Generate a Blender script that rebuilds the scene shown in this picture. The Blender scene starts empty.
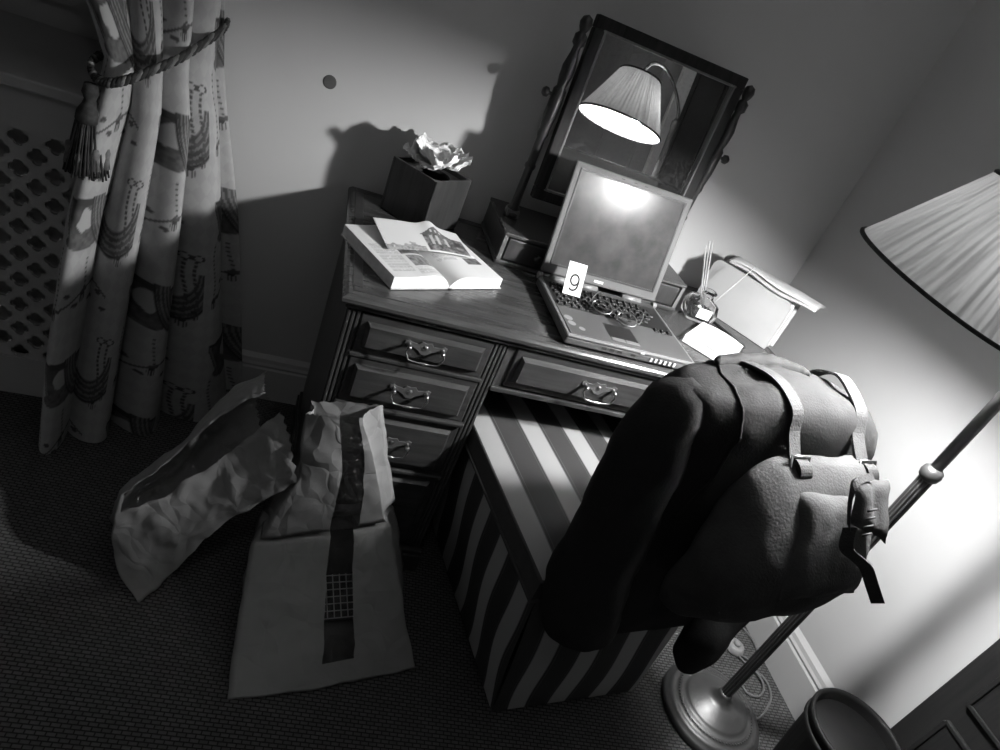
import bpy, bmesh, math, random
import numpy as np
from mathutils import Vector, Matrix, noise
random.seed(7)
PI = math.pi
scene = bpy.context.scene
C = scene.collection

# ------------------------------------------------------------ camera
M = Matrix(((0.9220, -0.2013, -0.3307), (-0.1624, 0.5744, -0.8023), (0.3515, 0.7935, 0.4969)))
cam_d = bpy.data.cameras.new('camera'); cam = bpy.data.objects.new('camera', cam_d); C.objects.link(cam)
cam_d.sensor_width = 36; cam_d.lens = 23.99; cam_d.clip_start = 0.02
cam.matrix_world = Matrix.Translation((-0.130, -1.178, 1.376)) @ M.to_4x4()
scene.camera = cam
# ------------------------------------------------------------ world and exposure (night; the floor lamp lights the room)
w = bpy.data.worlds.new('world'); scene.world = w; w.use_nodes = True
w.node_tree.nodes['Background'].inputs[0].default_value = (0.01, 0.01, 0.01, 1)
w.node_tree.nodes['Background'].inputs[1].default_value = 0.3
vs = scene.view_settings
vs.view_transform = 'Standard'; vs.look = 'None'; vs.gamma = 1; vs.use_curve_mapping = False
vs.exposure = 0.0
BULB = 2050.0
SHADE_T = 0.0052
FILL = 7.0  # strength of the added ceiling fill light

# ------------------------------------------------------------ materials
MATS = {}
def newmat(name):
    m = bpy.data.materials.new(name); m.use_nodes = True; MATS[name] = m
    nt = m.node_tree; return m, nt, nt.nodes['Principled BSDF']
def N(nt, t, **kw):
    n = nt.nodes.new(t)
    for k, v in kw.items():
        if k in n.inputs: n.inputs[k].default_value = v
        else: setattr(n, k, v)
    return n
def g(v): return (v, v, v, 1)
def coords(nt, scale=(1, 1, 1), kind='Object'):
    tc = N(nt, 'ShaderNodeTexCoord'); mp = N(nt, 'ShaderNodeMapping'); mp.inputs['Scale'].default_value = scale
    nt.links.new(tc.outputs[kind], mp.inputs['Vector']); return mp.outputs['Vector']
def ramp(nt, fac, stops):
    r = N(nt, 'ShaderNodeValToRGB'); e = r.color_ramp.elements
    while len(e) < len(stops): e.new(0.5)
    for el, (p, v) in zip(e, stops): el.position = p; el.color = g(v)
    nt.links.new(fac, r.inputs['Fac']); return r.outputs['Color']
def bump(nt, b, h, strength=.3, dist=.002):
    n = N(nt, 'ShaderNodeBump'); n.inputs['Strength'].default_value = strength; n.inputs['Distance'].default_value = dist
    nt.links.new(h, n.inputs['Height']); nt.links.new(n.outputs['Normal'], b.inputs['Normal'])
def mottled(name, v, var=.15, rough=.6, scale=6, bmp=0, bscale=60, metal=0, spec=.4, bdist=.002):
    m, nt, b = newmat(name)
    vec = coords(nt); t = N(nt, 'ShaderNodeTexNoise', Scale=scale, Detail=4.0); nt.links.new(vec, t.inputs['Vector'])
    nt.links.new(ramp(nt, t.outputs['Fac'], [(.3, v*(1-var)), (.7, v*(1+var))]), b.inputs['Base Color'])
    b.inputs['Roughness'].default_value = rough; b.inputs['Metallic'].default_value = metal
    b.inputs['Specular IOR Level'].default_value = spec
    if bmp:
        t2 = N(nt, 'ShaderNodeTexNoise', Scale=bscale, Detail=3.0); nt.links.new(vec, t2.inputs['Vector']); bump(nt, b, t2.outputs['Fac'], bmp, bdist)
    return m
def wood(name, lo, hi, rough=.32, sc=(3, 40, 40), spec=.5):
    m, nt, b = newmat(name)
    vec = coords(nt, sc); t = N(nt, 'ShaderNodeTexNoise', Scale=2.2, Detail=6.0, Distortion=.6); nt.links.new(vec, t.inputs['Vector'])
    nt.links.new(ramp(nt, t.outputs['Fac'], [(.3, lo), (.5, (lo+hi)/2), (.72, hi)]), b.inputs['Base Color'])
    b.inputs['Roughness'].default_value = rough; b.inputs['Specular IOR Level'].default_value = spec
    bump(nt, b, t.outputs['Fac'], .12, .001); return m
mottled('wall', .52, .03, .8, 3, .1, 180, spec=.2, bdist=.001)
mottled('ceiling', .75, .03, .9, 3)
mottled('white_paint', .5, .04, .45, 4)
mottled('cover_paint', .40, .06, .5, 5)
wood('mahogany', .026, .060, .3)
wood('mahogany_top', .032, .075, .24)
wood('mahogany_v', .035, .075, .33, (40, 40, 3))
wood('dark_wood', .012, .03, .4, (40, 40, 3)); wood('door_wood', .014, .022, .5, (60, 60, 2), .25); wood('frame_wood', .014, .03, .6, (30, 30, 3), .12); mottled('trim_white', .8, .03, .5, 5)
wood('box_wood', .018, .045, .35, (30, 30, 4))
wood('oak_grey', .10, .17, .4, (30, 30, 3))
mottled('brass', .45, .2, .28, 20, metal=1)
mottled('old_brass', .30, .25, .42, 14, metal=.8)
mottled('lamp_metal', .11, .2, .42, 9, metal=.7); mottled('flex_grey', .12, .1, .5, 20); mottled('cap_grey', .10, .1, .7, 20, spec=.1); mottled('switch_grey', .24, .05, .45, 20)
mottled('laptop_grey', .075, .05, .5, 8, spec=.3)
mottled('laptop_silver', .20, .05, .4, 8, metal=.2)
mottled('bezel', .11, .06, .6, 8, spec=.15)
mottled('key_black', .014, .1, .7, 30, spec=.2)
mottled('plastic_black', .012, .1, .5, 20)
mottled('plastic_white', .62, .04, .4, 10)
mottled('paper_white', .82, .02, .7, 10)
mottled('page_edge', .78, .12, .8, 60)
mottled('tissue', .78, .04, .9, 20)
mottled('card', .80, .01, .6, 10)
mottled('ink', .01, .05, .7, 10)
mottled('light_ink', .5, .05, .7, 10)
mottled('rack_board', .38, .06, .5, 12, .15, 90)
mottled('magazine', .42, .35, .45, 25)
mottled('envelope', .55, .1, .7, 20)
mottled('jacket', .018, .08, .85, 30, .35, 260, spec=.15)
mottled('jacket_lining', .06, .2, .8, 30)
mottled('band_cloth', .05, .1, .8, 40); mottled('canvas', .05, .22, .9, 14, .5, 240, spec=.15)
mottled('webbing', .024, .2, .8, 60, .6, 300)
mottled('bag_paper', .24, .07, .75, 7, .25, 22, spec=.25, bdist=.004)
mottled('dark_bin', .008, .15, .55, 8, spec=.2)
mottled('rope_pale', .11, .4, .8, 60); mottled('rope', .025, .4, .8, 60)
mottled('tassel_pale', .13, .3, .85, 90); mottled('tassel_thread', .035, .5, .85, 90)
mottled('reed', .35, .15, .7, 30)
mottled('wardrobe', .40, .1, .5, 4)
mottled('chest_dark', .03, .2, .5, 4)
mottled('crispbread', .10, .5, .8, 60)
m = MATS['bag_paper']; nt = m.node_tree; b = nt.nodes['Principled BSDF']; vec = coords(nt); vo = N(nt, 'ShaderNodeTexVoronoi', feature='DISTANCE_TO_EDGE', Scale=13.0); dn = N(nt, 'ShaderNodeTexNoise', Scale=9.0); nt.links.new(vec, dn.inputs['Vector']); ad = N(nt, 'ShaderNodeMix', data_type='RGBA', blend_type='ADD'); ad.inputs[0].default_value = .12; nt.links.new(vec, ad.inputs[6]); nt.links.new(dn.outputs['Color'], ad.inputs[7]); nt.links.new(ad.outputs[2], vo.inputs['Vector']); bump(nt, b, vo.outputs['Distance'], .4, .02)
# carpet
m, nt, b = newmat('carpet')
vec = coords(nt, (1, 1, 1)); rot = nt.nodes['Mapping']; rot.inputs['Rotation'].default_value = (0, 0, .1)
ck = N(nt, 'ShaderNodeTexBrick', Scale=1.0); ck.inputs['Color1'].default_value = g(1); ck.inputs['Color2'].default_value = g(.75); ck.inputs['Mortar'].default_value = g(0)
ck.inputs['Brick Width'].default_value = .017; ck.inputs['Row Height'].default_value = .0085; ck.inputs['Mortar Size'].default_value = .0016; ck.inputs['Mortar Smooth'].default_value = .6
nt.links.new(vec, ck.inputs['Vector'])
ns = N(nt, 'ShaderNodeTexNoise', Scale=40.0, Detail=4.0); nt.links.new(vec, ns.inputs['Vector'])
mx = N(nt, 'ShaderNodeMix', data_type='RGBA', blend_type='MULTIPLY'); mx.inputs[0].default_value = .5
nt.links.new(ck.outputs['Color'], mx.inputs[6]); nt.links.new(ns.outputs['Fac'], mx.inputs[7])
nt.links.new(ramp(nt, mx.outputs[2], [(.05, .03), (.85, .115)]), b.inputs['Base Color']); b.inputs['Roughness'].default_value = .95; b.inputs['Specular IOR Level'].default_value = .1
bump(nt, b, ck.outputs['Color'], .8, .004)
# striped upholstery: stripe coordinate in the U of the UV map (metres)
m, nt, b = newmat('stripe')
tc = N(nt, 'ShaderNodeTexCoord'); sx = N(nt, 'ShaderNodeSeparateXYZ'); nt.links.new(tc.outputs['UV'], sx.inputs[0])
dv = N(nt, 'ShaderNodeMath', operation='MULTIPLY'); dv.inputs[1].default_value = 1/.118; nt.links.new(sx.outputs[0], dv.inputs[0])
fr = N(nt, 'ShaderNodeMath', operation='FRACT'); nt.links.new(dv.outputs[0], fr.inputs[0])
rp = N(nt, 'ShaderNodeValToRGB'); rp.color_ramp.interpolation = 'CONSTANT'; e = rp.color_ramp.elements
stops = [(0, .36), (.40, .20), (.42, .045), (.47, .085), (.485, .045), (.93, .085), (.945, .045), (.98, .2)]
while len(e) < len(stops): e.new(.5)
for el, (p, v) in zip(e, stops): el.position = p; el.color = g(v)
nt.links.new(fr.outputs[0], rp.inputs['Fac'])
ns = N(nt, 'ShaderNodeTexNoise', Scale=220.0); nt.links.new(tc.outputs['Object'], ns.inputs['Vector'])
nt.links.new(rp.outputs['Color'], b.inputs['Base Color']); b.inputs['Roughness'].default_value = .75; b.inputs['Specular IOR Level'].default_value = .2
bump(nt, b, ns.outputs['Fac'], .25, .001)
# printed things: colour comes from a print stored as a colour attribute
def printed(name, rough=.8, spec=.2):
    m, nt, b = newmat(name)
    a = N(nt, 'ShaderNodeVertexColor', layer_name='print'); nt.links.new(a.outputs['Color'], b.inputs['Base Color'])
    b.inputs['Roughness'].default_value = rough; b.inputs['Specular IOR Level'].default_value = spec
    t = N(nt, 'ShaderNodeTexNoise', Scale=300.0); bump(nt, b, t.outputs['Fac'], .08, .001); return m
printed('curtain_print'); printed('page_print', .55, .3)
# screen
m, nt, b = newmat('screen')
vec = coords(nt); t = N(nt, 'ShaderNodeTexNoise', Scale=22.0, Detail=5.0); nt.links.new(vec, t.inputs['Vector'])
nt.links.new(ramp(nt, t.outputs['Fac'], [(.35, .03), (.75, .055)]), b.inputs['Base Color'])
r_ = N(nt, 'ShaderNodeMapRange'); nt.links.new(t.outputs['Fac'], r_.inputs[0]); r_.inputs[3].default_value = .17; r_.inputs[4].default_value = .25
nt.links.new(r_.outputs[0], b.inputs['Roughness']); b.inputs['Specular IOR Level'].default_value = .12
# old mirror glass
m, nt, b = newmat('mirror_glass')
vec = coords(nt); t = N(nt, 'ShaderNodeTexNoise', Scale=140.0, Detail=3.0); nt.links.new(vec, t.inputs['Vector'])
b.inputs['Metallic'].default_value = 1; b.inputs['Base Color'].default_value = g(.8); b.inputs['Roughness'].default_value = .015
df = N(nt, 'ShaderNodeBsdfDiffuse'); df.inputs[0].default_value = g(.5)
mxs = N(nt, 'ShaderNodeMixShader'); nt.links.new(ramp(nt, t.outputs['Fac'], [(.45, .03), (.75, .14)]), mxs.inputs[0])
nt.links.new(b.outputs[0], mxs.inputs[1]); nt.links.new(df.outputs[0], mxs.inputs[2]); nt.links.new(mxs.outputs[0], nt.nodes['Material Output'].inputs[0])
# clear glass and window film
m, nt, b = newmat('glass'); b.inputs['Base Color'].default_value = g(.95); b.inputs['Transmission Weight'].default_value = 1; b.inputs['Roughness'].default_value = .02; b.inputs['IOR'].default_value = 1.45
m, nt, b = newmat('film'); b.inputs['Base Color'].default_value = g(.03); b.inputs['Roughness'].default_value = .12; b.inputs['Specular IOR Level'].default_value = 1.0
t = N(nt, 'ShaderNodeTexNoise', Scale=30.0, Detail=2.0, Distortion=1.5); vec = coords(nt); nt.links.new(vec, t.inputs['Vector']); bump(nt, b, t.outputs['Fac'], 1.0, .03)
tr = N(nt, 'ShaderNodeBsdfTransparent'); mxs = N(nt, 'ShaderNodeMixShader'); mxs.inputs[0].default_value = .25
nt.links.new(tr.outputs[0], mxs.inputs[1]); nt.links.new(b.outputs[0], mxs.inputs[2]); nt.links.new(mxs.outputs[0], nt.nodes['Material Output'].inputs[0])
m, nt, b = newmat('night_pane'); b.inputs['Base Color'].default_value = g(.01); b.inputs['Roughness'].default_value = .08
# lamp shade: pleated silk that lets a little light through
m, nt, b = newmat('shade'); b.inputs['Base Color'].default_value = g(.62); b.inputs['Roughness'].default_value = .8; b.inputs['Specular IOR Level'].default_value = .1
tl = N(nt, 'ShaderNodeBsdfTranslucent'); tl.inputs[0].default_value = g(.9); mxs = N(nt, 'ShaderNodeMixShader'); tcs = N(nt, 'ShaderNodeTexCoord'); mps = N(nt, 'ShaderNodeMapping'); mps.inputs['Scale'].default_value = (90, 1.6, 1); nt.links.new(tcs.outputs['UV'], mps.inputs[0]); nzs = N(nt, 'ShaderNodeTexNoise', Scale=1.0, Detail=2.0); nt.links.new(mps.outputs[0], nzs.inputs['Vector']); mrs = N(nt, 'ShaderNodeMapRange'); nt.links.new(nzs.outputs['Fac'], mrs.inputs[0]); mrs.inputs[1].default_value = .38; mrs.inputs[2].default_value = .55; mrs.inputs[3].default_value = SHADE_T*.6; mrs.inputs[4].default_value = SHADE_T*1.15; nt.links.new(mrs.outputs[0], mxs.inputs[0])
nt.links.new(b.outputs[0], mxs.inputs[1]); nt.links.new(tl.outputs[0], mxs.inputs[2]); nt.links.new(mxs.outputs[0], nt.nodes['Material Output'].inputs[0])
m, nt, b = newmat('bulb'); b.inputs['Base Color'].default_value = g(.8); b.inputs['Emission Color'].default_value = g(1); b.inputs['Emission Strength'].default_value = BULB

m, nt, b = newmat('fill'); b.inputs['Base Color'].default_value = g(.8); b.inputs['Emission Color'].default_value = g(1); b.inputs['Emission Strength'].default_value = FILL  # glow of the added ceiling fill
# ------------------------------------------------------------ mesh helpers
def link(name, verts, faces, mat, parent=None, smooth=False):
    me = bpy.data.meshes.new(name); me.from_pydata([tuple(map(float, v)) for v in verts], [], faces); me.update()
    o = bpy.data.objects.new(name, me); C.objects.link(o)
    if mat: me.materials.append(MATS[mat])
    if smooth: me.polygons.foreach_set('use_smooth', [True]*len(me.polygons))
    if parent: o.parent = parent
    return o
class MB:
    def __init__(s): s.v = []; s.f = []
    def add(s, v, f):
        k = len(s.v); s.v += [Vector(p) for p in v]; s.f += [tuple(i+k for i in q) for q in f]; return s
    def box(s, x0, x1, y0, y1, z0, z1, bev=0, T=None):
        if bev <= 0:
            v = [(x, y, z) for z in (z0, z1) for y in (y0, y1) for x in (x0, x1)]
            f = [(0, 2, 3, 1), (4, 5, 7, 6), (0, 1, 5, 4), (2, 6, 7, 3), (0, 4, 6, 2), (1, 3, 7, 5)]
        else:
            bm = bmesh.new(); bmesh.ops.create_cube(bm, size=1)
            for q in bm.verts: q.co = Vector((x0+(q.co.x+.5)*(x1-x0), y0+(q.co.y+.5)*(y1-y0), z0+(q.co.z+.5)*(z1-z0)))
            bmesh.ops.bevel(bm, geom=bm.edges[:], offset=bev, segments=2, profile=.5, affect='EDGES')
            bm.verts.index_update(); v = [q.co.copy() for q in bm.verts]; f = [tuple(q.index for q in p.verts) for p in bm.faces]; bm.free()
        if T: v = [T @ Vector(p) for p in v]
        return s.add(v, f)
    def lathe(s, prof, c=(0, 0, 0), n=24, T=None):
        v = []; f = []
        for r, z in prof:
            for k in range(n):
                a = 2*PI*k/n; p = Vector((r*math.cos(a), r*math.sin(a), z)); p = T @ p if T else p+Vector(c); v.append(p)
        for i in range(len(prof)-1):
            for k in range(n): f.append((i*n+k, i*n+(k+1) % n, (i+1)*n+(k+1) % n, (i+1)*n+k))
        if prof[0][0] > 1e-6: f.append(tuple(range(n))[::-1])
        if prof[-1][0] > 1e-6: f.append(tuple(range((len(prof)-1)*n, len(prof)*n)))
        return s.add(v, f)
    def tube(s, pts, r, n=8, closed=False, flat=None):
        pts = [Vector(p) for p in pts]; K = len(pts); rs = r if isinstance(r, (list, tuple)) else [r]*K
        v = []; f = []; up = None
        for i, p in enumerate(pts):
            d = (pts[(i+1) % K]-pts[i-1]) if closed or 0 < i < K-1 else (pts[1]-pts[0] if i == 0 else pts[-1]-pts[-2])
            d.normalize()
            if up is None: up = Vector((0, 0, 1)) if abs(d.z) < .9 else Vector((1, 0, 0))
            x = d.cross(up).normalized(); y = x.cross(d).normalized(); up = y
            for k in range(n):
                a = 2*PI*k/n; q = p + x*math.cos(a)*rs[i]*(flat or 1) + y*math.sin(a)*rs[i]; v.append(q)
        for i in range(K if closed else K-1):
            j = (i+1) % K
            for k in range(n): f.append((i*n+k, i*n+(k+1) % n, j*n+(k+1) % n, j*n+k))
        if not closed: f.append(tuple(range(n))[::-1]); f.append(tuple(range((K-1)*n, K*n)))
        return s.add(v, f)
    def build(s, name, mat, parent=None, smooth=False): return link(name, s.v, s.f, mat, parent, smooth)
def spline(pts, n):
    P = np.array(pts, float); K = len(P); out = []
    ts = np.linspace(0, K-1, n)
    for t in ts:
        i = min(int(t), K-2); u = t-i
        p0 = P[max(i-1, 0)]; p1 = P[i]; p2 = P[i+1]; p3 = P[min(i+2, K-1)]
        out.append(.5*((2*p1)+(-p0+p2)*u+(2*p0-5*p1+4*p2-p3)*u*u+(-p0+3*p1-3*p2+p3)*u**3))
    return np.array(out)
def loft(loops, cap0=True, cap1=True, closed=True):
    n = len(loops[0]); v = [p for l in loops for p in l]; f = []
    for i in range(len(loops)-1):
        for k in range(n if closed else n-1): f.append((i*n+k, i*n+(k+1) % n, (i+1)*n+(k+1) % n, (i+1)*n+k))
    if cap0: f.append(tuple(range(n))[::-1])
    if cap1: f.append(tuple(range((len(loops)-1)*n, len(loops)*n)))
    return v, f
def nvec(q): return Vector((noise.noise(q+Vector((31.3, 7.1, 0))), noise.noise(q+Vector((0, 57.7, 3.3))), noise.noise(q+Vector((5.9, 0, 83.1)))))
def crumple(verts, amp, scale, seed=0):
    out = []
    for p in verts:
        p = Vector(p); q = p*scale+Vector((seed, seed*1.7, 0)); d = nvec(q)+.5*nvec(q*2.3)
        out.append(p+d*amp)
    return out
def empty(name, loc=(0, 0, 0), rz=0):
    o = bpy.data.objects.new(name, None); C.objects.link(o); o.location = loc; o.rotation_euler = (0, 0, rz); o.empty_display_size = .05; return o
def tag(o, label, cat, group=None):
    o['label'] = label; o['category'] = cat
    if group: o['group'] = group
    return o
def struct(o, label=None):
    o['kind'] = 'structure'
    if label: o['label'] = label
    return o
def paint(o, cols):
    a = o.data.color_attributes.new('print', 'FLOAT_COLOR', 'POINT')
    c = np.ones((len(cols), 4), np.float32); c[:, 0] = c[:, 1] = c[:, 2] = cols; a.data.foreach_set('color', c.ravel())
def grid_faces(nu, nv): return [(i*nu+j, i*nu+j+1, (i+1)*nu+j+1, (i+1)*nu+j) for i in range(nv-1) for j in range(nu-1)]
def copy_child(o, parent, loc=None):
    c = o.copy(); C.objects.link(c); c.parent = parent
    if loc is not None: c.location = loc
    return c

# ------------------------------------------------------------ room
YB, XR, XL, YF, ZC = .615, 1.43, -1.75, -2.75, 2.42
struct(MB().box(XL, XR, YF, .98, -.05, 0).build('floor', 'carpet'), 'dark carpet woven in a small basket pattern')
struct(MB().box(XL, XR, YF, .98, ZC, ZC+.05).build('ceiling', 'ceiling'))
struct(MB().box(-.50, XR+.08, YB, YB+.3, 0, ZC).build('wall_back', 'wall'), 'plain pale wall behind the desk')
struct(MB().box(XR, XR+.08, YF, YB, 0, ZC).build('wall_right', 'wall'), 'plain pale wall at the lamp side of the desk')
struct(MB().box(XL-.08, XL, YF, .98, 0, ZC).build('wall_left', 'wall'))
struct(MB().box(XL, XR, YF-.08, YF, 0, ZC).build('wall_front', 'wall'))
# wall around the window recess
struct(MB().box(XL, -.50, .9, .98, 0, .9).box(XL, -.50, .9, .98, 2.1, ZC).box(XL, -1.55, YB, .9, 0, ZC).box(-1.55, -.50, YB, .9, 2.1, ZC).build('wall_window', 'wall'))
win = struct(MB().box(-1.55, -.50, .87, .9, .9, .96).box(-1.55, -.50, .87, .9, 2.04, 2.1).box(-1.55, -1.49, .87, .9, .96, 2.04).box(-.56, -.50, .87, .9, .96, 2.04).box(-1.05, -1.0, .87, .9, .96, 2.04).build('window_1', 'white_paint'), 'window in the recess behind the curtain')
for x0, x1 in ((-1.49, -1.05), (-1.0, -.56)): MB().box(x0, x1, .882, .888, .96, 2.04).build('pane', 'night_pane', win)
def skirting(name, p0, p1, inward):
    prof = [(0, 0), (.018, 0), (.018, .112), (.014, .118), (.016, .126), (.012, .134), (.010, .146), (.004, .154), (0, .16)]
    p0 = Vector(p0); p1 = Vector(p1); i = Vector(inward); v = []
    for p in (p0, p1): v += [p+i*d+Vector((0, 0, z)) for d, z in prof]
    n = len(prof); f = [(k, k+1, n+k+1, n+k) for k in range(n-1)]+[tuple(range(n)), tuple(range(n, 2*n))[::-1]]
    return struct(link(name, v, f, 'white_paint'))
skirting('baseboard_back', (-.50, YB, 0), (XR-.018, YB, 0), (0, -1, 0))
skirting('baseboard_right', (XR, YB, 0), (XR, -.545, 0), (-1, 0, 0))
# dark panelled cupboard door let into the right wall, pale pilaster next to it
d1 = struct(MB().box(XR-.03, XR-.002, -.90, -.547, 0, 2.0, .003).build('door_1', 'door_wood'), 'tall dark panelled cupboard door beside the waste bin')
for z0, z1 in ((.10, .40), (.47, .98), (1.05, 1.9)):
    p = MB().box(XR-.036, XR-.028, -.84, -.61, z0, z1, .003).build('door_panel', 'door_wood', d1)
    mo = MB()
    for a in ((-.845, -.605, z0-.006, z0+.004), (-.845, -.605, z1-.004, z1+.006), (-.848, -.838, z0, z1), (-.612, -.602, z0, z1)): mo.box(XR-.04, XR-.029, *a, .002)
    mo.build('panel_moulding', 'door_wood', d1)
MB().lathe([(.0, .0), (.012, .002), (.014, .012), (.006, .02), (.006, .03)], T=Matrix.Translation((XR-.058, -.585, .93)) @ Matrix.Rotation(PI/2, 4, 'Y')).build('door_knob', 'old_brass', d1, True)
struct(MB().box(XR-.025, XR, -1.06, -.90, 0, 2.1, .003).box(XR-.032, XR, -1.05, -1.03, 0, 2.1, .003).build('trim_1', 'trim_white'))
# furniture only the mirror shows
for (y0, y1, hh, lab) in ((-1.50, -1.07, 1.60, 'low grey cupboard seen in the dressing mirror next to the pale strip'), (-2.74, -1.50, 2.05, 'tall grey wardrobe seen behind the lamp shade in the dressing mirror')):
    wd = empty('wardrobe', (XR-.06, (y0+y1)/2, 0)); tag(wd, lab, 'wardrobe'); hw_ = (y1-y0)/2
    MB().box(-.04, .058, -hw_, hw_, .06, hh, .002).build('body', 'wardrobe', wd); MB().box(-.035, .055, -hw_+.005, hw_-.005, 0, .06).build('plinth', 'dark_wood', wd)
    MB().box(-.055, -.04, -hw_+.003, hw_-.003, 1.0, hh-.004, .002).build('wardrobe_door', 'wardrobe', wd)
    MB().box(-.060, -.04, -hw_+.003, hw_-.003, .07, .985, .003).build('lower_door', 'chest_dark', wd)
cl0 = empty('ceiling_fill', (-.35, -1.35, ZC)); tag(cl0, 'flat round opal light added on the ceiling to lift the shadows', 'fill light')  # unseen fill light, added because the floor lamp alone leaves shadows too dark
MB().lathe([(.17, 0), (.175, -.02), (.165, -.03), (.0, -.03)], n=32).build('mount', 'white_paint', cl0, True)
MB().lathe([(.15, -.031), (.14, -.055), (.09, -.075), (0, -.082)], n=32).build('fill_glass', 'fill', cl0, True)
# small dark cap on the wall
tag(MB().lathe([(.0, .0025), (.014, .002), (.016, .001), (.0165, 0)], T=Matrix.Translation((-.119, YB, .987)) @ Matrix.Rotation(PI/2, 4, 'X')).build('wall_cap', 'cap_grey', None), 'small round dark cap on the bare wall above the desk', 'wall cap')

# ------------------------------------------------------------ radiator cover with pierced front
rc = empty('radiator_cover', (-.95, .435, 0)); tag(rc, 'painted radiator cover pierced with clover holes below the window', 'radiator cover')
ox, oy = -.95, .435
def clover(n=24, r=.0155, off=.0112):
    pts = []
    for k in range(n):
        a = 2*PI*k/n; best = 0
        for c in range(4):
            ca = c*PI/2; cx, cy = off*math.cos(ca), off*math.sin(ca); dx, dy = math.cos(a), math.sin(a)
            bq = cx*dx+cy*dy; disc = bq*bq-(cx*cx+cy*cy-(r*.74)**2)
            if disc >= 0: best = max(best, bq+math.sqrt(disc))
        pts.append((best*math.cos(a), best*math.sin(a)))
    return pts
cl = clover(); PW, PH = .0355, .0355
pan = MB(); cols, rows = 26, 17
x_lo, z_lo = -.50-ox-.02-cols*PW, .742-.018-rows*PH
for i in range(cols):
    for j in range(rows):
        cx, cz = x_lo+(i+.5)*PW, z_lo+(j+.5)*PH
        sq = []
        for k in range(24):
            a = 2*PI*k/24; d = max(abs(math.cos(a)), abs(math.sin(a))); sq.append((math.cos(a)/d*PW/2, math.sin(a)/d*PH/2))
        if (i+j) % 2 == 0:
            v = [(cx+p[0], 0, cz+p[1]) for p in sq]+[(cx+p[0]*.9, 0, cz+p[1]*.9) for p in cl]+[(cx+p[0]*.9, .008, cz+p[1]*.9) for p in cl]
            f = [(k, (k+1) % 24, 24+(k+1) % 24, 24+k) for k in range(24)]+[(24+k, 24+(k+1) % 24, 48+(k+1) % 24, 48+k) for k in range(24)]
            pan.add(v, f)
        else: pan.add([(cx-PW/2, 0, cz-PH/2), (cx+PW/2, 0, cz-PH/2), (cx+PW/2, 0, cz+PH/2), (cx-PW/2, 0, cz+PH/2)], [(0, 1, 2, 3)])
pan.build('pierced_panel', 'cover_paint', rc)
x_hi, z_hi = x_lo+cols*PW, z_lo+rows*PH
MB().box(x_lo-.25, .45, -.004, .016, z_hi, .815).box(x_lo-.25, .45, -.004, .016, 0, z_lo).box(x_hi, .45, -.004, .016, z_lo, z_hi).box(x_lo-.25, x_lo, -.004, .016, z_lo, z_hi).box(.435, .45, .016, .18, 0, .815).build('frame', 'cover_paint', rc)
MB().box(x_lo-.27, .45, -.02, .435, .815, .84, .004).build('shelf', 'cover_paint', rc)
MB().box(x_lo-.2, .42, .05, .10, .1, .76).build('radiator', 'wardrobe', rc)

# ------------------------------------------------------------ curtain
def lerp_tab(z, tab):
    zs = [t[0] for t in tab]; return [np.interp(z, zs, [t[k] for t in tab]) for k in range(1, len(tab[0]))]
tab = [(0, -.615, .262, -.455, .335, -.165, .565), (.3, -.605, .295, -.445, .355, -.215, .57), (.6, -.59, .335, -.435, .385, -.27, .575), (.86, -.555, .37, -.43, .41, -.335, .58),
       (.94, -.548, .385, -.44, .43, -.352, .583), (1.02, -.585, .40, -.45, .44, -.362, .583), (1.15, -.67, .43, -.47, .46, -.38, .585), (1.5, -.82, .47, -.53, .5, -.39, .585), (2.2, -1.15, .52, -.7, .53, -.40, .585)]
NU, NV = 280, 360
zz = np.concatenate([np.linspace(0.004, 1.2, 300), np.linspace(1.2, 2.2, 61)[1:]])
uu = np.linspace(0, 1, NU); V = []
for z in zz:
    lx, ly, mx_, my, rx, ry = lerp_tab(z, tab)
    px = (1-uu)**2*lx+2*uu*(1-uu)*(2*mx_-.5*(lx+rx))+uu**2*rx; py = (1-uu)**2*ly+2*uu*(1-uu)*(2*my-.5*(ly+ry))+uu**2*ry
    dx, dy = np.gradient(px), np.gradient(py); L = np.hypot(dx, dy); nx, ny = dy/L, -dx/L
    tight = math.exp(-((z-.95)/.12)**2); lowf = max(0, 1-z/.9)
    ph = uu*2*PI*4.1+.5*np.sin(uu*7+2)+.35*math.sin(z*3)
    amp = (.030+.008*np.sin(uu*11+1))*(1-.45*tight)+.008*lowf
    d = amp*(2.3*np.abs(np.sin(ph/2+.15*np.sin(ph*.5)))**.8-1.35)
    # slow bulges so the cloth is not a machine pleat
    d += .010*lowf*np.sin(uu*9+z*5)
    hem = .02*np.sin(uu*14)*max(0, 1-z/.06) if z < .06 else 0
    edge = np.clip(np.minimum(uu, 1-uu)/.03, 0, 1); d = d*(.3+.7*edge)
    X = px+nx*(d+.022*(tight > .02)*0); Y = np.minimum(py+ny*d, .6)
    V += list(zip(X, Y, np.full(NU, z)))
cur = empty('curtain', (-.4, .45, 0)); tag(cur, 'heavy pale curtain printed with urns, swags and tassels, gathered by a rope', 'curtain')
V = np.array(V)
cl_ = link('curtain_cloth', V-np.array([-.4, .45, 0]), grid_faces(NU, NV), 'curtain_print', cur, True)
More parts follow.
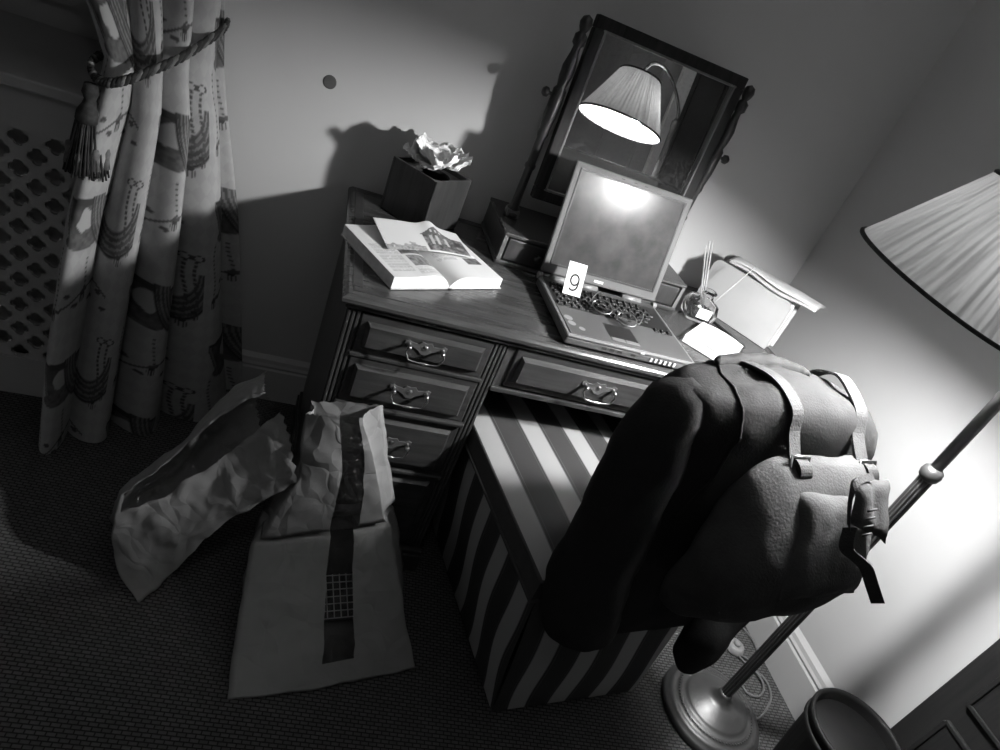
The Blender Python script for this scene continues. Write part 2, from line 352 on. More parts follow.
# the print, laid out on the flat cloth (U along the cloth, Z up)
Vr = V.reshape(NV, NU, 3); seg = np.hypot(np.diff(Vr[:, :, 0], axis=1), np.diff(Vr[:, :, 1], axis=1)); U = np.concatenate([np.zeros((NV, 1)), np.cumsum(seg, 1)], 1)
U = np.tile(np.linspace(0, .58, NU)[None, :], (NV, 1)); Zf = Vr[:, :, 2]
def sstep(a, b_, x): t = np.clip((x-a)/(b_-a), 0, 1); return t*t*(3-2*t)
def vnoise(x, y, s):
    xi = np.floor(x*s); yi = np.floor(y*s); fx = x*s-xi; fy = y*s-yi
    h = lambda a, b_: np.mod(np.sin(a*127.1+b_*311.7)*43758.5453, 1.0)
    fx = fx*fx*(3-2*fx); fy = fy*fy*(3-2*fy)
    return h(xi, yi)*(1-fx)*(1-fy)+h(xi+1, yi)*fx*(1-fy)+h(xi, yi+1)*(1-fx)*fy+h(xi+1, yi+1)*fx*fy
def printf(u, v):
    col = np.full_like(u, .37)
    dm = (np.floor((u+v*.6)/.026)+np.floor((u-v*.6)/.026)) % 2; col -= .03*dm
    pu, pv = .23, .40
    i = np.floor(u/pu); vv = v+.5*pv*(i % 2)+.05; j = np.floor(vv/pv); lu = u-i*pu-pu/2; lv = vv-j*pv-pv/2
    n1 = vnoise(u, v, 70); n2 = vnoise(u+9, v+4, 150)
    def ell(cx, cy, rx, ry): return np.sqrt(((lu-cx)/rx)**2+((lv-cy)/ry)**2)
    def dark(mask, val, k=1.0):
        nonlocal col; col = col*(1-mask*k)+val*mask*k
    # urn: flared bowl with a pale figure, over a foot
    bw = .040+.30*np.clip(lv-.02, 0, .07); urn = ((np.abs(lu+.035) < bw) & (lv > .02) & (lv < .10))*1.0
    dark(urn, .05+.07*n1); dark(urn*(np.abs(np.abs(lu+.035)-bw+.006) < .003), .17); dark(urn*sstep(1.0, .85, ell(-.035, .062, .022, .028)+.5*(n1-.5)), .38)
    dark(sstep(1.0, .92, ell(-.035, .012, .050, .022)), .07+.07*n2); dark(sstep(1.0, .9, ell(-.035, .104, .066, .008)), .05)
    # swag of drapery, folds following the curve
    r = ell(.055, .12, .085, .15); th = np.arctan2((lv-.12)/.15, (lu-.055)/.085); sw_ = sstep(1.03, .98, r)*sstep(.55, .60, r)*(lv < .115)
    dark(sw_, .055+.10*(np.sin(r*60) > .2)+.05*n1); dark(sw_*sstep(.06, .02, np.abs(r-1.0)), .03)
    # bows, cords and tassels
    for cx, ln, top in ((.082, .17, .15), (.100, .14, .15), (-.088, .16, 0.0), (-.010, .09, -.03)):
        w_ = np.abs(lu-cx-.004*np.sin(lv*40)); on = (lv < top) & (lv > top-ln)
        dark(sstep(.0036, .0024, w_)*on*(.6+.4*np.sign(np.sin(lv*520))), .08)
        dark(sstep(1.0, .8, ell(cx, top-ln-.012, .010, .014))*(.55+.45*np.sign(np.sin(lu*1200))), .07); dark(sstep(1.0, .8, ell(cx, top-ln-.002, .007, .006)), .05)
    for cx in (.079, .102): rr = ell(cx, .158, .012, .008); dark(sstep(1.1, 1.0, rr)*sstep(.6, .7, rr), .07)
    # leafy sprigs
    w_ = np.abs(lv+.13-.022*np.sin(lu*30+1)); dark(sstep(.0035, .002, w_)*(np.abs(lu) < .07), .09)
    for cx, cy in ((-.055, -.118), (-.03, -.145), (-.005, -.115), (.022, -.150), (.045, -.125), (-.075, -.155), (.065, -.160)): dark(sstep(1.0, .75, ell(cx, cy, .011, .006)+.5*(n2-.5)), .08)
    return np.clip(col, .02, .9)
paint(cl_, printf(U, Zf).ravel())
# plaited tie-back with tassel
tb = empty('curtain_tieback', (-.54, .36, .9)); tag(tb, 'dark plaited rope tie-back with a fringed tassel round the curtain', 'tie-back')
rp_ = spline([(-.36, .588, 1.045), (-.362, .548, 1.034), (-.388, .475, 1.005), (-.42, .408, .975), (-.455, .366, .95), (-.49, .342, .925), (-.522, .338, .908), (-.55, .352, .905), (-.568, .378, .918), (-.566, .41, .93), (-.54, .44, .945)], 120)-np.array([-.54, .36, .9])
for k in range(3):
    pts = []
    for i, p in enumerate(rp_):
        a = i*.75+k*2*PI/3; pts.append((p[0], p[1]+.0056*math.cos(a), p[2]+.0056*math.sin(a)))
    MB().tube(pts, .0056, 6).build('rope_ply', 'rope' if k else 'rope_pale', tb, True)
ts_ = MB().lathe([(.0, .0), (.012, -.003), (.016, -.02), (.011, -.034), (.015, -.045), (.024, -.06), (.026, -.075), (.021, -.085), (.0, -.088)], (-.018, -.012, -.005), 14).build('tassel_knot', 'tassel_thread', tb, True)
fr_ = MB()
for k in range(130):
    a = 2*PI*k*.618; rr = .024*math.sqrt(k/130); p0 = Vector((-.018+rr*math.cos(a), -.012+rr*math.sin(a), -.085))
    fr_.tube([p0, p0+Vector((math.cos(a)*rr*.35, math.sin(a)*rr*.35-.002, -.05)), p0+Vector((math.cos(a)*rr*.8, math.sin(a)*rr*.7-.003, -.10-.014*random.random()))], .0021, 4)
fr_.build('tassel_fringe', 'tassel_thread', tb, True)['kind'] = 'stuff'
for k in range(7):
    a = 2*PI*k/7; c = Vector((-.018+.034*math.cos(a), -.012+.030*math.sin(a), -.140-.015*(k % 2)))
    MB().lathe([(.0, .012), (.006, .009), (.009, 0), (.007, -.012), (.010, -.035), (.0, -.04)], c, 8).build('small_tassel', 'tassel_pale', tb, True)

# ------------------------------------------------------------ desk
DW, DD, ZT = 1.19, .585, .76
dk = empty('pedestal_desk', (0, 0, 0)); tag(dk, 'dark polished pedestal desk with moulded drawers and brass drop handles', 'desk')
def ring_prof(name, mat, prof, x0, x1, y0, y1):      # moulding run round a rectangle
    v = []; n = 4; f = []
    for o_, z in prof: v += [(x0-o_, y0-o_, z), (x1+o_, y0-o_, z), (x1+o_, y1+o_*0, z), (x0-o_, y1+o_*0, z)]
    for i in range(len(prof)-1):
        for k in range(n): f.append((i*n+k, i*n+(k+1) % n, (i+1)*n+(k+1) % n, (i+1)*n+k))
    f.append((3, 2, 1, 0)); K = (len(prof)-1)*n; f.append((K, K+1, K+2, K+3)); return link(name, v, f, mat, dk)
ring_prof('desk_top', 'mahogany_top', [(-.01, .728), (.004, .729), (.006, .733), (.004, .738), (.012, .741), (.016, .746), (.016, .753), (.012, .757), (.006, .760), (0, .760)], 0, DW, -.004, DD)
bd = MB()
for a in ((.004, DW-.004, .008, .026), (.004, DW-.004, DD-.03, DD-.006), (.002, .022, .028, DD-.032), (DW-.022, DW-.002, .028, DD-.032)): bd.box(a[0], a[1], a[2], a[3], .758, .7612, .0006)
bd.build('top_border', 'mahogany', dk)
wl = []
for px0, px1 in ((0, .346), (.824, 1.19)):
    MB().box(px0+.003, px1-.003, .012, DD-.01, .05, .73).build('pedestal_body', 'mahogany_v', dk)
    MB().box(px0-.010, px1+.010, -.018, DD-.005, 0, .058, .003).box(px0-.005, px1+.005, -.012, DD-.005, .056, .072, .003).build('plinth', 'mahogany', dk)
    for sx0 in (px0, px1-.030):
        st = MB().box(sx0, sx0+.030, .004, .02, .07, .729)
        for k in range(3): st.box(sx0+.002+k*.0095, sx0+.0085+k*.0095, -.002, .006, .075, .722, .0015)
        st.build('fluted_stile', 'mahogany_v', dk)
    for z in (.622, .496, .331):
        MB().box(px0+.026, px1-.026, -.006 if z == .622 else -.014, .015, z-.004, z+.006, .0025).build('drawer_rail', 'mahogany', dk)
MB().box(.34, .83, .02, DD-.01, .60, .73).build('frieze', 'mahogany', dk)
MB().box(.344, .826, -.006, .03, .604, .616, .003).build('apron_rail', 'mahogany', dk)
for a in (.348, .802): MB().box(a, a+.020, .002, .03, .612, .729).build('frieze_stile', 'mahogany_v', dk)
def handle(dr, cx, cz, y):
    out = []
    hw = .036
    prof = [(-1.22, .1), (-1.25, .3), (-1.05, .38), (-.85, .26), (-.45, .22), (-.28, .42), (0, .36), (.28, .42), (.45, .22), (.85, .26), (1.05, .38), (1.25, .3), (1.22, .1), (1.0, -.1), (.75, -.02), (.4, -.18), (.15, -.42), (-.15, -.42), (-.4, -.18), (-.75, -.02), (-1.0, -.1)]
    n = len(prof); v = [(cx+hw*a, y-.0025, cz+hw*b_) for a, b_ in prof]+[(cx+hw*a, y+.001, cz+hw*b_) for a, b_ in prof]
    link('handle_plate', v, [tuple(range(n))]+[(k, n+k, n+(k+1) % n, (k+1) % n) for k in range(n)], 'old_brass', dr)
    T = lambda x, z: Matrix.Translation((x, y, z)) @ Matrix.Rotation(PI/2, 4, 'X')
    po = MB()
    for s in (-1, 1): MB().lathe([(.006, 0), (.004, .004), (.003, .010), (.005, .013), (.005, .018), (.002, .021), (0, .0215)], T=T(cx+s*hw, cz+.004), n=10).build('handle_post', 'brass', dr, True)
    po.lathe([(.009, 0), (.0085, .002), (.006, .0025), (.005, .004), (.002, .0055), (0, .006)], T=T(cx, cz+.002), n=14)
    po.build('handle_rosette', 'brass', dr, True)
    pts = [(cx-hw, y-.016, cz+.004), (cx-hw*1.12, y-.018, cz-.006), (cx-hw*.98, y-.02, cz-.016), (cx-hw*.85, y-.021, cz-.022), (cx-hw*.35, y-.021, cz-.0245), (cx-hw*.15, y-.021, cz-.025), (cx+hw*.15, y-.021, cz-.025), (cx+hw*.35, y-.021, cz-.0245), (cx+hw*.85, y-.021, cz-.022), (cx+hw*.98, y-.02, cz-.016), (cx+hw*1.12, y-.018, cz-.006), (cx+hw, y-.016, cz+.004)]
    rs = [.0019, .0019, .0019, .0017, .0017, .0033, .0033, .0017, .0017, .0019, .0019, .0019]
    MB().tube(spline(pts, 34), list(np.interp(np.linspace(0, 11, 34), range(12), rs)), 7).build('handle_bail', 'brass', dr, True)
def drawer(x0, x1, z0, z1):
    dr = MB().box(x0, x1, -.003, .016, z0, z1, .003).build('drawer', 'mahogany', dk)
    i, j = .015, .022      # raised field: sloping margin up to a flat panel
    a = [(x0+i, z0+i), (x1-i, z0+i), (x1-i, z1-i), (x0+i, z1-i)]; b_ = [(x0+j, z0+j), (x1-j, z0+j), (x1-j, z1-j), (x0+j, z1-j)]
    v = [(x, -.003, z) for x, z in a]+[(x, -.013, z) for x, z in a]+[(x, -.0155, z) for x, z in b_]
    v = [(x, -.003, z) for x, z in a]+[(x, -.014, z) for x, z in b_]
    f = [(k, (k+1) % 4, 4+(k+1) % 4, 4+k) for k in range(4)]+[(4, 5, 6, 7)]
    link('raised_panel', v, f, 'mahogany', dr); handle(dr, (x0+x1)/2, (z0+z1)/2+.004, -.014); return dr
for px0, px1 in ((0, .346), (.824, 1.19)):
    for z0, z1 in ((.629, .721), (.503, .617), (.338, .489), (.085, .324)): drawer(px0+.031, px1-.031, z0, z1)
drawer(.370, .800, .622, .722)

# ------------------------------------------------------------ mirror on its box
mr = empty('dressing_mirror', (.625, .458, ZT+.0012)); tag(mr, 'swing toilet mirror on turned posts over a small drawer box', 'mirror')
def L(x, y, z): return (x-.625, y-.458, z-ZT-.0012)
bx0, bx1, by0, by1, bz = .357, .893, .338, .578, .845
cas = MB(); cas.box(bx0-.625, bx1-.625, by0+.01-.458, by1-.458, .008, bz-ZT-.006); cas.build('box_body', 'box_wood', mr)
MB().box(bx0-.627, bx1-.623, by0-.460, by1-.456, bz-ZT-.010, bz-ZT-.001, .002).build('box_top', 'mahogany_top', mr)
MB().box(bx0-.628, bx1-.622, by0-.462, by1-.456, 0, .012, .003).build('box_base', 'mahogany', mr)
for a in (bx0, bx1-.010): MB().box(a-.625, a+.010-.625, by0-.460, by0+.012-.458, .012, bz-ZT-.01).build('corner_strip', 'oak_grey', mr)
for k in range(3):
    x0 = bx0+.014+k*.1705; x1 = x0+.166
    d = MB().box(x0-.625, x1-.625, by0-.003-.458, by0+.012-.458, .016, .072, .002).build('small_drawer', 'box_wood', mr)
    MB().lathe([(.004, 0), (.004, .008), (.010, .012), (.011, .018), (.006, .023), (0, .024)], T=Matrix.Translation(((x0+x1)/2-.625, by0-.003-.458, .045)) @ Matrix.Rotation(PI/2, 4, 'X'), n=14).build('knob', 'box_wood', d, True)
pprof = [(.0, 0), (.016, 0), (.016, .012), (.011, .016), (.014, .024), (.010, .03), (.0085, .06), (.0085, .13), (.011, .136), (.011, .142), (.0085, .148), (.0085, .21), (.011, .222), (.010, .235), (.013, .27), (.013, .33), (.009, .338), (.012, .36), (.013, .385), (.008, .415), (.007, .43), (.012, .436), (.012, .455), (.006, .462), (.010, .472), (.012, .482), (.009, .494), (0, .5)]
for s in (-1, 1):
    px = .625+s*.232
    MB().lathe([(r_*1.3, z_) for r_, z_ in pprof], L(px, .472, .845), 14).build('turned_post', 'dark_wood', mr, True)
    MB().box(px-.625-.017, px-.625+.017, -.003, .031, .0845, .105, .003).build('post_foot', 'oak_grey', mr)
    MB().box(px-.625-.013, px-.625+.013, .001, .027, .385, .418, .004).build('pivot_block', 'mahogany', mr)
    MB().lathe([(.004, 0), (.004, .012), (.011, .016), (.012, .024), (.007, .03), (0, .031)], T=Matrix.Translation((px-.625+s*.011, .012, .400)) @ Matrix.Rotation(s*PI/2, 4, 'Y'), n=14).build('pivot_knob', 'dark_wood', mr, True)
TM = Matrix.Translation(L(.625, .458, 1.155)) @ Matrix.Rotation(-.095, 4, 'X')
hw, h0, h1, fw = .212, -.236, .200, .028
fm = MB()
for a in ((-hw, hw, h1-fw, h1), (-hw, hw, h0, h0+fw), (-hw, -hw+fw, h0+fw, h1-fw), (hw-fw, hw, h0+fw, h1-fw)): fm.box(a[0], a[1], -.012, .014, a[2], a[3], .003, TM)
fm.build('mirror_frame', 'frame_wood', mr)
bead = MB()
for a in ((-hw+fw-.004, hw-fw+.004, h1-fw-.003, h1-fw+.002), (-hw+fw-.004, hw-fw+.004, h0+fw-.002, h0+fw+.003), (-hw+fw-.002, -hw+fw+.003, h0+fw, h1-fw), (hw-fw-.003, hw-fw+.002, h0+fw, h1-fw)): bead.box(a[0], a[1], -.0135, 0, a[2], a[3], .001, TM)
bead.build('frame_bead', 'oak_grey', mr)
MB().box(-hw+fw-.003, hw-fw+.003, -.003, .002, h0+fw-.003, h1-fw+.003, 0, TM).build('mirror_glass', 'mirror_glass', mr)
MB().box(-hw+.01, hw-.01, .0135, .018, h0+.01, h1-.01, 0, TM).build('backing', 'dark_wood', mr)

# ------------------------------------------------------------ laptop
lt = empty('laptop', (.457, -.009, ZT+.0012), .018); tag(lt, 'open grey laptop with blank screen on the desk', 'laptop')
LW, LD = .334, .276
MB().box(0, LW, 0, LD, .004, .022, .004).build('base', 'laptop_grey', lt)
MB().box(-.001, LW+.001, -.002, LD+.001, .022, .029, .003).build('palm_deck', 'laptop_silver', lt)
MB().box(.007, LW-.007, .005, LD-.006, .0285, .0305, .001).build('deck_plate', 'laptop_grey', lt)
for x in (.02, LW-.04):
    for y in (.02, LD-.04): MB().box(x, x+.02, y, y+.02, 0, .005).build('foot', 'plastic_black', lt)
MB().box(.010, LW-.010, .128, .247, .030, .0312).build('keyboard_bed', 'plastic_black', lt)
kb = MB().box(-.0068, .0068, -.0068, .0068, 0, .0045).add([], [])
kv = [(-.0072, -.0072, 0), (.0072, -.0072, 0), (.0072, .0072, 0), (-.0072, .0072, 0), (-.0055, -.005, .0042), (.0055, -.005, .0042), (.0055, .006, .0042), (-.0055, .006, .0042)]
kf = [(0, 1, 5, 4), (1, 2, 6, 5), (2, 3, 7, 6), (3, 0, 4, 7), (4, 5, 6, 7)]
kme = bpy.data.meshes.new('key'); kme.from_pydata(kv, [], kf); kme.materials.append(MATS['key_black'])
lme = bpy.data.meshes.new('key_letter'); lme.from_pydata([(-.0028, .0005, .00435), (-.0006, .0005, .00435), (-.0006, .0036, .00435), (-.0028, .0036, .00435)], [], [(0, 1, 2, 3)]); lme.materials.append(MATS['switch_grey'])
def key(x, y, sxx=1, lab=True):
    k = bpy.data.objects.new('key', kme); C.objects.link(k); k.parent = lt; k.location = (x, y, .0312); k.scale = (sxx, 1, 1)
    if lab:
        l = bpy.data.objects.new('key_letter', lme); C.objects.link(l); l.parent = k
for r, (off, n) in enumerate(((.03, 14), (.026, 15), (.030, 15), (.033, 14), (.038, 13))):
    for k in range(n): key(.012+off-.018+k*.0188, .236-r*.0185-.004, 1)
for k in range(11):
    if 3 < k < 8:
        if k == 4: key(.018+.0188*5.5, .236-5*.0185-.004, 5, False)
    else: key(.018+k*.0188, .236-5*.0185-.004)
for k in range(3): key(LW-.022-k*.0188, .119, .95)
MB().box(.115, .19, .032, .092, .0303, .0308, .0002).build('touchpad', 'plastic_black', lt)
for x in (.116, .154): MB().box(x, x+.035, .018, .03, .0303, .0318, .0005).build('touchpad_button', 'laptop_silver', lt)
for x, y, s in ((.022, .075, .011), (.024, .052, .010), (.045, .036, .008)): MB().lathe([(0, .0308), (s, .0308), (s, .0304)], (x, y, 0), 12).build('sticker', 'switch_grey', lt)
for k in range(6): MB().box(.215+k*.0125, .2205+k*.0125, -.0035, -.001, .010, .019).build('front_vent', 'plastic_white', lt)
for x in (.09, .11, .13, .165): MB().box(x, x+.012, -.0005, .002, .011, .017).build('front_port', 'plastic_black', lt)
MB().box(.185, .195, -.003, .0, .023, .027).build('lid_button', 'plastic_white', lt)
for x in (-.004, LW-.006): MB().lathe([(.009, 0), (.009, .010)], T=Matrix.Translation((x, LD-.004, .030)) @ Matrix.Rotation(PI/2, 4, 'Y'), n=16).build('hinge_cap', 'laptop_silver', lt)
for x in (.03, .105, .235): MB().lathe([(.0085, 0), (.0085, .055)], T=Matrix.Translation((x, LD-.004, .031)) @ Matrix.Rotation(PI/2, 4, 'Y'), n=14).build('hinge_barrel', 'laptop_silver', lt, True)
TLd = Matrix.Translation((0, LD-.003, .036)) @ Matrix.Rotation(-.25, 4, 'X')
lid = MB().box(.001, LW-.001, 0, .012, .004, .276, .004, TLd).build('lid', 'bezel', lt)
MB().box(.020, LW-.020, -.0006, .001, .030, .260, 0, TLd).build('screen', 'screen', lid)
sb = MB()
for a in ((.016, LW-.016, .258, .263), (.016, LW-.016, .026, .031), (.016, .021, .026, .263), (LW-.021, LW-.016, .026, .263)): sb.box(a[0], a[1], -.0018, .001, a[2], a[3], .0008, TLd)
sb.build('screen_surround', 'plastic_black', lid)
MB().box(.146, .172, -.0012, .0005, .012, .018, .0005, TLd).build('maker_badge', 'plastic_white', lid)
for x in (.125, .16, .19): MB().box(x, x+.009, -.0012, .001, .267, .2695, 0, TLd).build('lid_latch', 'plastic_black', lid)

# ------------------------------------------------------------ numbered card leaning on the laptop
cdn = empty('number_card', (.512, .176, .798), -.03); tag(cdn, 'small white card printed with a 9 leaning on the laptop', 'card')
TC = Matrix.Rotation(-.5, 4, 'X')
MB().box(-.0235, .0235, 0, .0006, 0, .078, 0, TC).build('card_sheet', 'card', cdn)
nv = []; ring = [(.0105*math.cos(a), .037+.0125*math.sin(a)) for a in np.linspace(0, 2*PI, 25)]
tail = [(.0105, .037), (.0102, .026), (.0075, .017), (.001, .0125), (-.005, .0125), (-.0095, .0155)]
def ribbon(pts, wd):
    mb = MB()
    for (x0, z0), (x1, z1) in zip(pts[:-1], pts[1:]):
        d = Vector((x1-x0, z1-z0)).normalized(); n = Vector((-d.y, d.x))*wd/2; e_ = d*wd*.2
        q = [(x0-e_.x+n.x, z0-e_.y+n.y), (x1+e_.x+n.x, z1+e_.y+n.y), (x1+e_.x-n.x, z1+e_.y-n.y), (x0-e_.x-n.x, z0-e_.y-n.y)]
        mb.add([TC @ Vector((x, -.0004, z)) for x, z in q], [(0, 1, 2, 3)])
    return mb
nine = ribbon(ring, .0045); n2_ = ribbon([tuple(p) for p in spline([(a, b_, 0) for a, b_ in tail], 16)[:, :2]], .0045); nine.add(n2_.v, n2_.f); nine.build('printed_nine', 'ink', cdn)
MB().box(-.018, .006, -.0003, 0, .070, .0715, 0, TC).box(-.018, .012, -.0003, 0, .066, .067, 0, TC).box(-.018, -.002, -.0003, 0, .0625, .0633, 0, TC).build('printed_heading', 'light_ink', cdn)

# ------------------------------------------------------------ spectacles on the keyboard
gl = empty('spectacles', (.60, .105, .8005), -.55); tag(gl, 'thin metal-rimmed spectacles lying open across the laptop keys', 'glasses')
for s in (-1, 1):
    rim = [(s*.032+.024*math.cos(a), .002*math.cos(a*2), .017*math.sin(a)) for a in np.linspace(0, 2*PI, 25)[:-1]]
    T = Matrix.Rotation(-.95, 4, 'X'); rim = [T @ Vector(p)+Vector((0, 0, .0135)) for p in rim]
    MB().tube(rim, .0013, 6, True).build('rim', 'brass', gl, True)
    v = [Vector((s*.032, 0, 0))]+[T.inverted() @ (p-Vector((0, 0, .0135))) for p in rim]; v = [T @ q+Vector((0, 0, .0135)) for q in v]
    link('lens', v, [(0, 1+k, 1+(k+1) % 24) for k in range(24)], 'glass', gl)
    tp = [(s*.056, 0, .015), (s*.062, .006, .016), (s*.063, .05, .012), (s*.060, .105, .006), (s*.055, .128, -.004)]
    MB().tube(spline(tp, 20), .0013, 6).build('temple', 'brass', gl, True)
MB().tube(spline([(-.009, .002, .018), (0, .004, .0215), (.009, .002, .018)], 9), .0014, 6).build('bridge', 'brass', gl, True)

# ------------------------------------------------------------ open book with a loose picture sheet
bk = empty('open_book', (.213, .118, ZT+.0012), .49); tag(bk, 'thick open book with small photographs near the desk corner', 'book')
BW, BH = .152, .232
def page_z(t, th):      # height of the page over the cover, t = 0 at the gutter, 1 at the fore edge
    return .006+th*(1-math.exp(-t*9))*(1-.10*t)+.006*math.sin(min(1, t*1.6)*PI)*(1-t)
for s, th in ((-1, .024), (1, .020)):
    nu, nv_ = 90, 120; v = []
    us = np.linspace(0, 1, nu); vv_ = np.linspace(0, 1, nv_)
    for b_ in vv_:
        for a in us: v.append((s*(.002+a*(BW-.004)), .004+b_*(BH-.008), page_z(a, th)+.0005))
    A_, B_ = np.meshgrid(us, vv_); col = np.full(A_.shape, .80)
    nz = vnoise(A_, B_, 60); nz2 = vnoise(A_+5, B_+2, 22)
    def text(a0, a1, b0, b1):
        m_ = (A_ > a0) & (A_ < a1) & (B_ > b0) & (B_ < b1); ln = np.sin(B_*2*PI*46) > -.1; col[m_ & ln & (nz > .25)] = .52
    def photo(a0, a1, b0, b1, lo=.06, hi=.45):
        m_ = (A_ > a0) & (A_ < a1) & (B_ > b0) & (B_ < b1); col[m_] = (lo+(hi-lo)*(nz2*.6+nz*.4))[m_]
    if s < 0:
        text(.55, .92, .10, .62); photo(.08, .52, .42, .68, .02, .28); photo(.12, .48, .19, .39, .04, .45); text(.10, .5, .05, .16)
    else:
        text(.10, .45, .34, .62); photo(.60, .88, .28, .41, .03, .3)
    pg = link('page', v, grid_faces(nu, nv_), 'page_print', bk, True); paint(pg, col.ravel())
    # page block under the page
    n = 24; lv = []
    for y in (.004, BH-.004):
        lv.append([(s*(.002+a*(BW-.004)), y, page_z(a, th)) for a in np.linspace(0, 1, n)]+[(s*(BW-.002), y, .0025), (s*.002, y, .0025)])
    vv2, ff = loft(lv); link('page_block', vv2, ff, 'page_edge', bk)
    MB().box(min(0, s*BW), max(0, s*BW), 0, BH, 0, .0025, .0008).build('cover', 'plastic_white' if s > 0 else 'envelope', bk)
MB().box(-.006, .006, 0, BH, .0, .0022).build('spine', 'ink', bk)
# loose leaflet
lf = empty('picture_leaflet', (.158, .250, ZT+.028), .36); tag(lf, 'loose leaflet with a house photograph lying over the open book', 'leaflet')
nu, nv_ = 90, 50; v = []
for b_ in np.linspace(0, 1, nv_):
    for a in np.linspace(0, 1, nu):
        x = -.115+a*.225; y = -.045+b_*.105-.03*a*(1-b_)*0; z = .006+.022*b_*(1-.6*a)+.012*math.exp(-((a-.62)/.10)**2)*b_+.006*math.sin(a*PI)
        v.append((x, y, z))
A_, B_ = np.meshgrid(np.linspace(0, 1, nu), np.linspace(0, 1, nv_)); nz = vnoise(A_*2, B_, 30); nz2 = vnoise(A_*2+3, B_+7, 11)
col = np.full(A_.shape, .72)
hs = (A_ > .48) & (A_ < .97) & (B_ < .62) & (B_ > .05); col[hs] = (.04+.4*nz*nz2)[hs]
roof = (A_ > .46) & (B_ >= .58) & (B_ < .60+.25*(1-np.abs(A_-.66)/.2)) & (np.abs(A_-.66) < .2); col[roof] = .12
wn = roof & (np.sin(A_*110) > .2) & (np.abs(B_-.68) < .04) & (np.abs(A_-.66) < .08); col[wn] = .6
for c in (.56, .63, .74): col[(np.abs(A_-c) < .014) & (B_ > .25) & (B_ < .55)] = .5
bs = (A_ < .44) & (B_ < .05+.2*nz2+.12*A_) ; col[bs] = (.2+.3*nz)[bs]
lo_ = link('sheet', v, grid_faces(nu, nv_), 'page_print', lf, True); paint(lo_, col.ravel())
so = lo_.modifiers.new('thick', 'SOLIDIFY'); so.thickness = .0006

# ------------------------------------------------------------ tissue box
tbx = empty('tissue_box', (.166, .492, ZT+.0012), .785); tag(tbx, 'dark wooden tissue box cover behind the open book', 'tissue box')
hs_, ht = .073, .136
for a in ((-hs_, hs_, -hs_, -hs_+.008), (-hs_, hs_, hs_-.008, hs_), (-hs_, -hs_+.008, -hs_+.008, hs_-.008), (hs_-.008, hs_, -hs_+.008, hs_-.008)): MB().box(a[0], a[1], a[2], a[3], 0, ht, .002).build('side_board', 'box_wood', tbx)
rimv = []
n = 32; outer = []; inner = []
for k in range(n):
    a = 2*PI*k/n; d = max(abs(math.cos(a)), abs(math.sin(a))); outer.append((math.cos(a)/d*hs_*.97, math.sin(a)/d*hs_*.97)); inner.append((.047*math.cos(a), .047*math.sin(a)))
v = [(x, y, ht-.012) for x, y in outer]+[(x, y, ht-.012) for x, y in inner]+[(x, y, ht-.02) for x, y in inner]
link('top_board', v, [(k, (k+1) % n, n+(k+1) % n, n+k) for k in range(n)]+[(n+k, n+(k+1) % n, 2*n+(k+1) % n, 2*n+k) for k in range(n)], 'box_wood', tbx)
ti = empty('tissue_sheets', (.166, .492, ZT+.10), .785); tag(ti, 'crumpled white tissues sticking out of the wooden box', 'tissue')
for k, (rot, cx, cy, sz, lift) in enumerate(((.2, -.012, .010, .064, .012), (.75, .020, -.014, .062, .022), (1.25, -.024, -.020, .054, .032), (.5, .024, .024, .054, .028))):
    n = 22; v = []
    for j in range(n):
        for i in range(n):
            sx_, sy_ = 2*i/(n-1)-1, 2*j/(n-1)-1; m_ = max(abs(sx_), abs(sy_)); x = sz*(sx_*math.cos(rot)-sy_*math.sin(rot)); y = sz*(sx_*math.sin(rot)+sy_*math.cos(rot))
            q_ = Vector((x*26+k*5, y*26, k*3)); h_ = .034+lift+.020*m_**2+.026*abs(noise.noise(q_))*(.4+m_)+.020*noise.noise(q_*.45)
            v.append((cx+x*(1-.12*m_), cy+y*(1-.12*m_), h_))
    v = crumple(v, .007, 45, k*3.1); link('tissue', v, grid_faces(n, n), 'tissue', ti)

# ------------------------------------------------------------ reed diffuser
df_ = empty('reed_diffuser', (.965, .335, ZT+.0012), -.2); df_.scale = (1.3, 1.3, 1.2); tag(df_, 'square glass diffuser bottle with a blank label', 'diffuser')
sec = lambda h_, z, r: [(x, y, z) for x, y in [(h_-r+r*math.cos(t), h_-r+r*math.sin(t)) for t in np.linspace(0, PI/2, 4)]+[(-h_+r-r*math.sin(t), h_-r+r*math.cos(t)) for t in np.linspace(0, PI/2, 4)]+[(-h_+r-r*math.cos(t), -h_+r-r*math.sin(t)) for t in np.linspace(0, PI/2, 4)]+[(h_-r+r*math.sin(t), -h_+r-r*math.cos(t)) for t in np.linspace(0, PI/2, 4)]]
v, f = loft([sec(.022, 0, .006), sec(.03, .006, .008), sec(.033, .03, .008), sec(.028, .05, .009), sec(.014, .058, .009), sec(.013, .068, .009), sec(.016, .07, .01), sec(.016, .075, .01), sec(.010, .075, .0075), sec(.009, .056, .007), sec(.022, .048, .006), sec(.026, .03, .006), sec(.022, .01, .006)])
link('bottle', v, f, 'glass', df_, True)
MB().box(-.015, .015, -.0352, -.0345, .018, .042, 0).build('label', 'card', df_)
ends = [((.0, .0, .012), (-.118, -.035, .215), 'thin pale reed leaning furthest towards the laptop'), ((.004, .002, .012), (-.098, -.010, .222), 'pale reed of the upright pair in the diffuser, nearer the laptop'), ((.006, -.003, .012), (-.088, -.006, .225), 'pale reed of the upright pair in the diffuser, nearer the wall corner'), ((-.006, -.006, .012), (.045, -.04, .20), 'pale reed leaning across the front of the letter rack')]
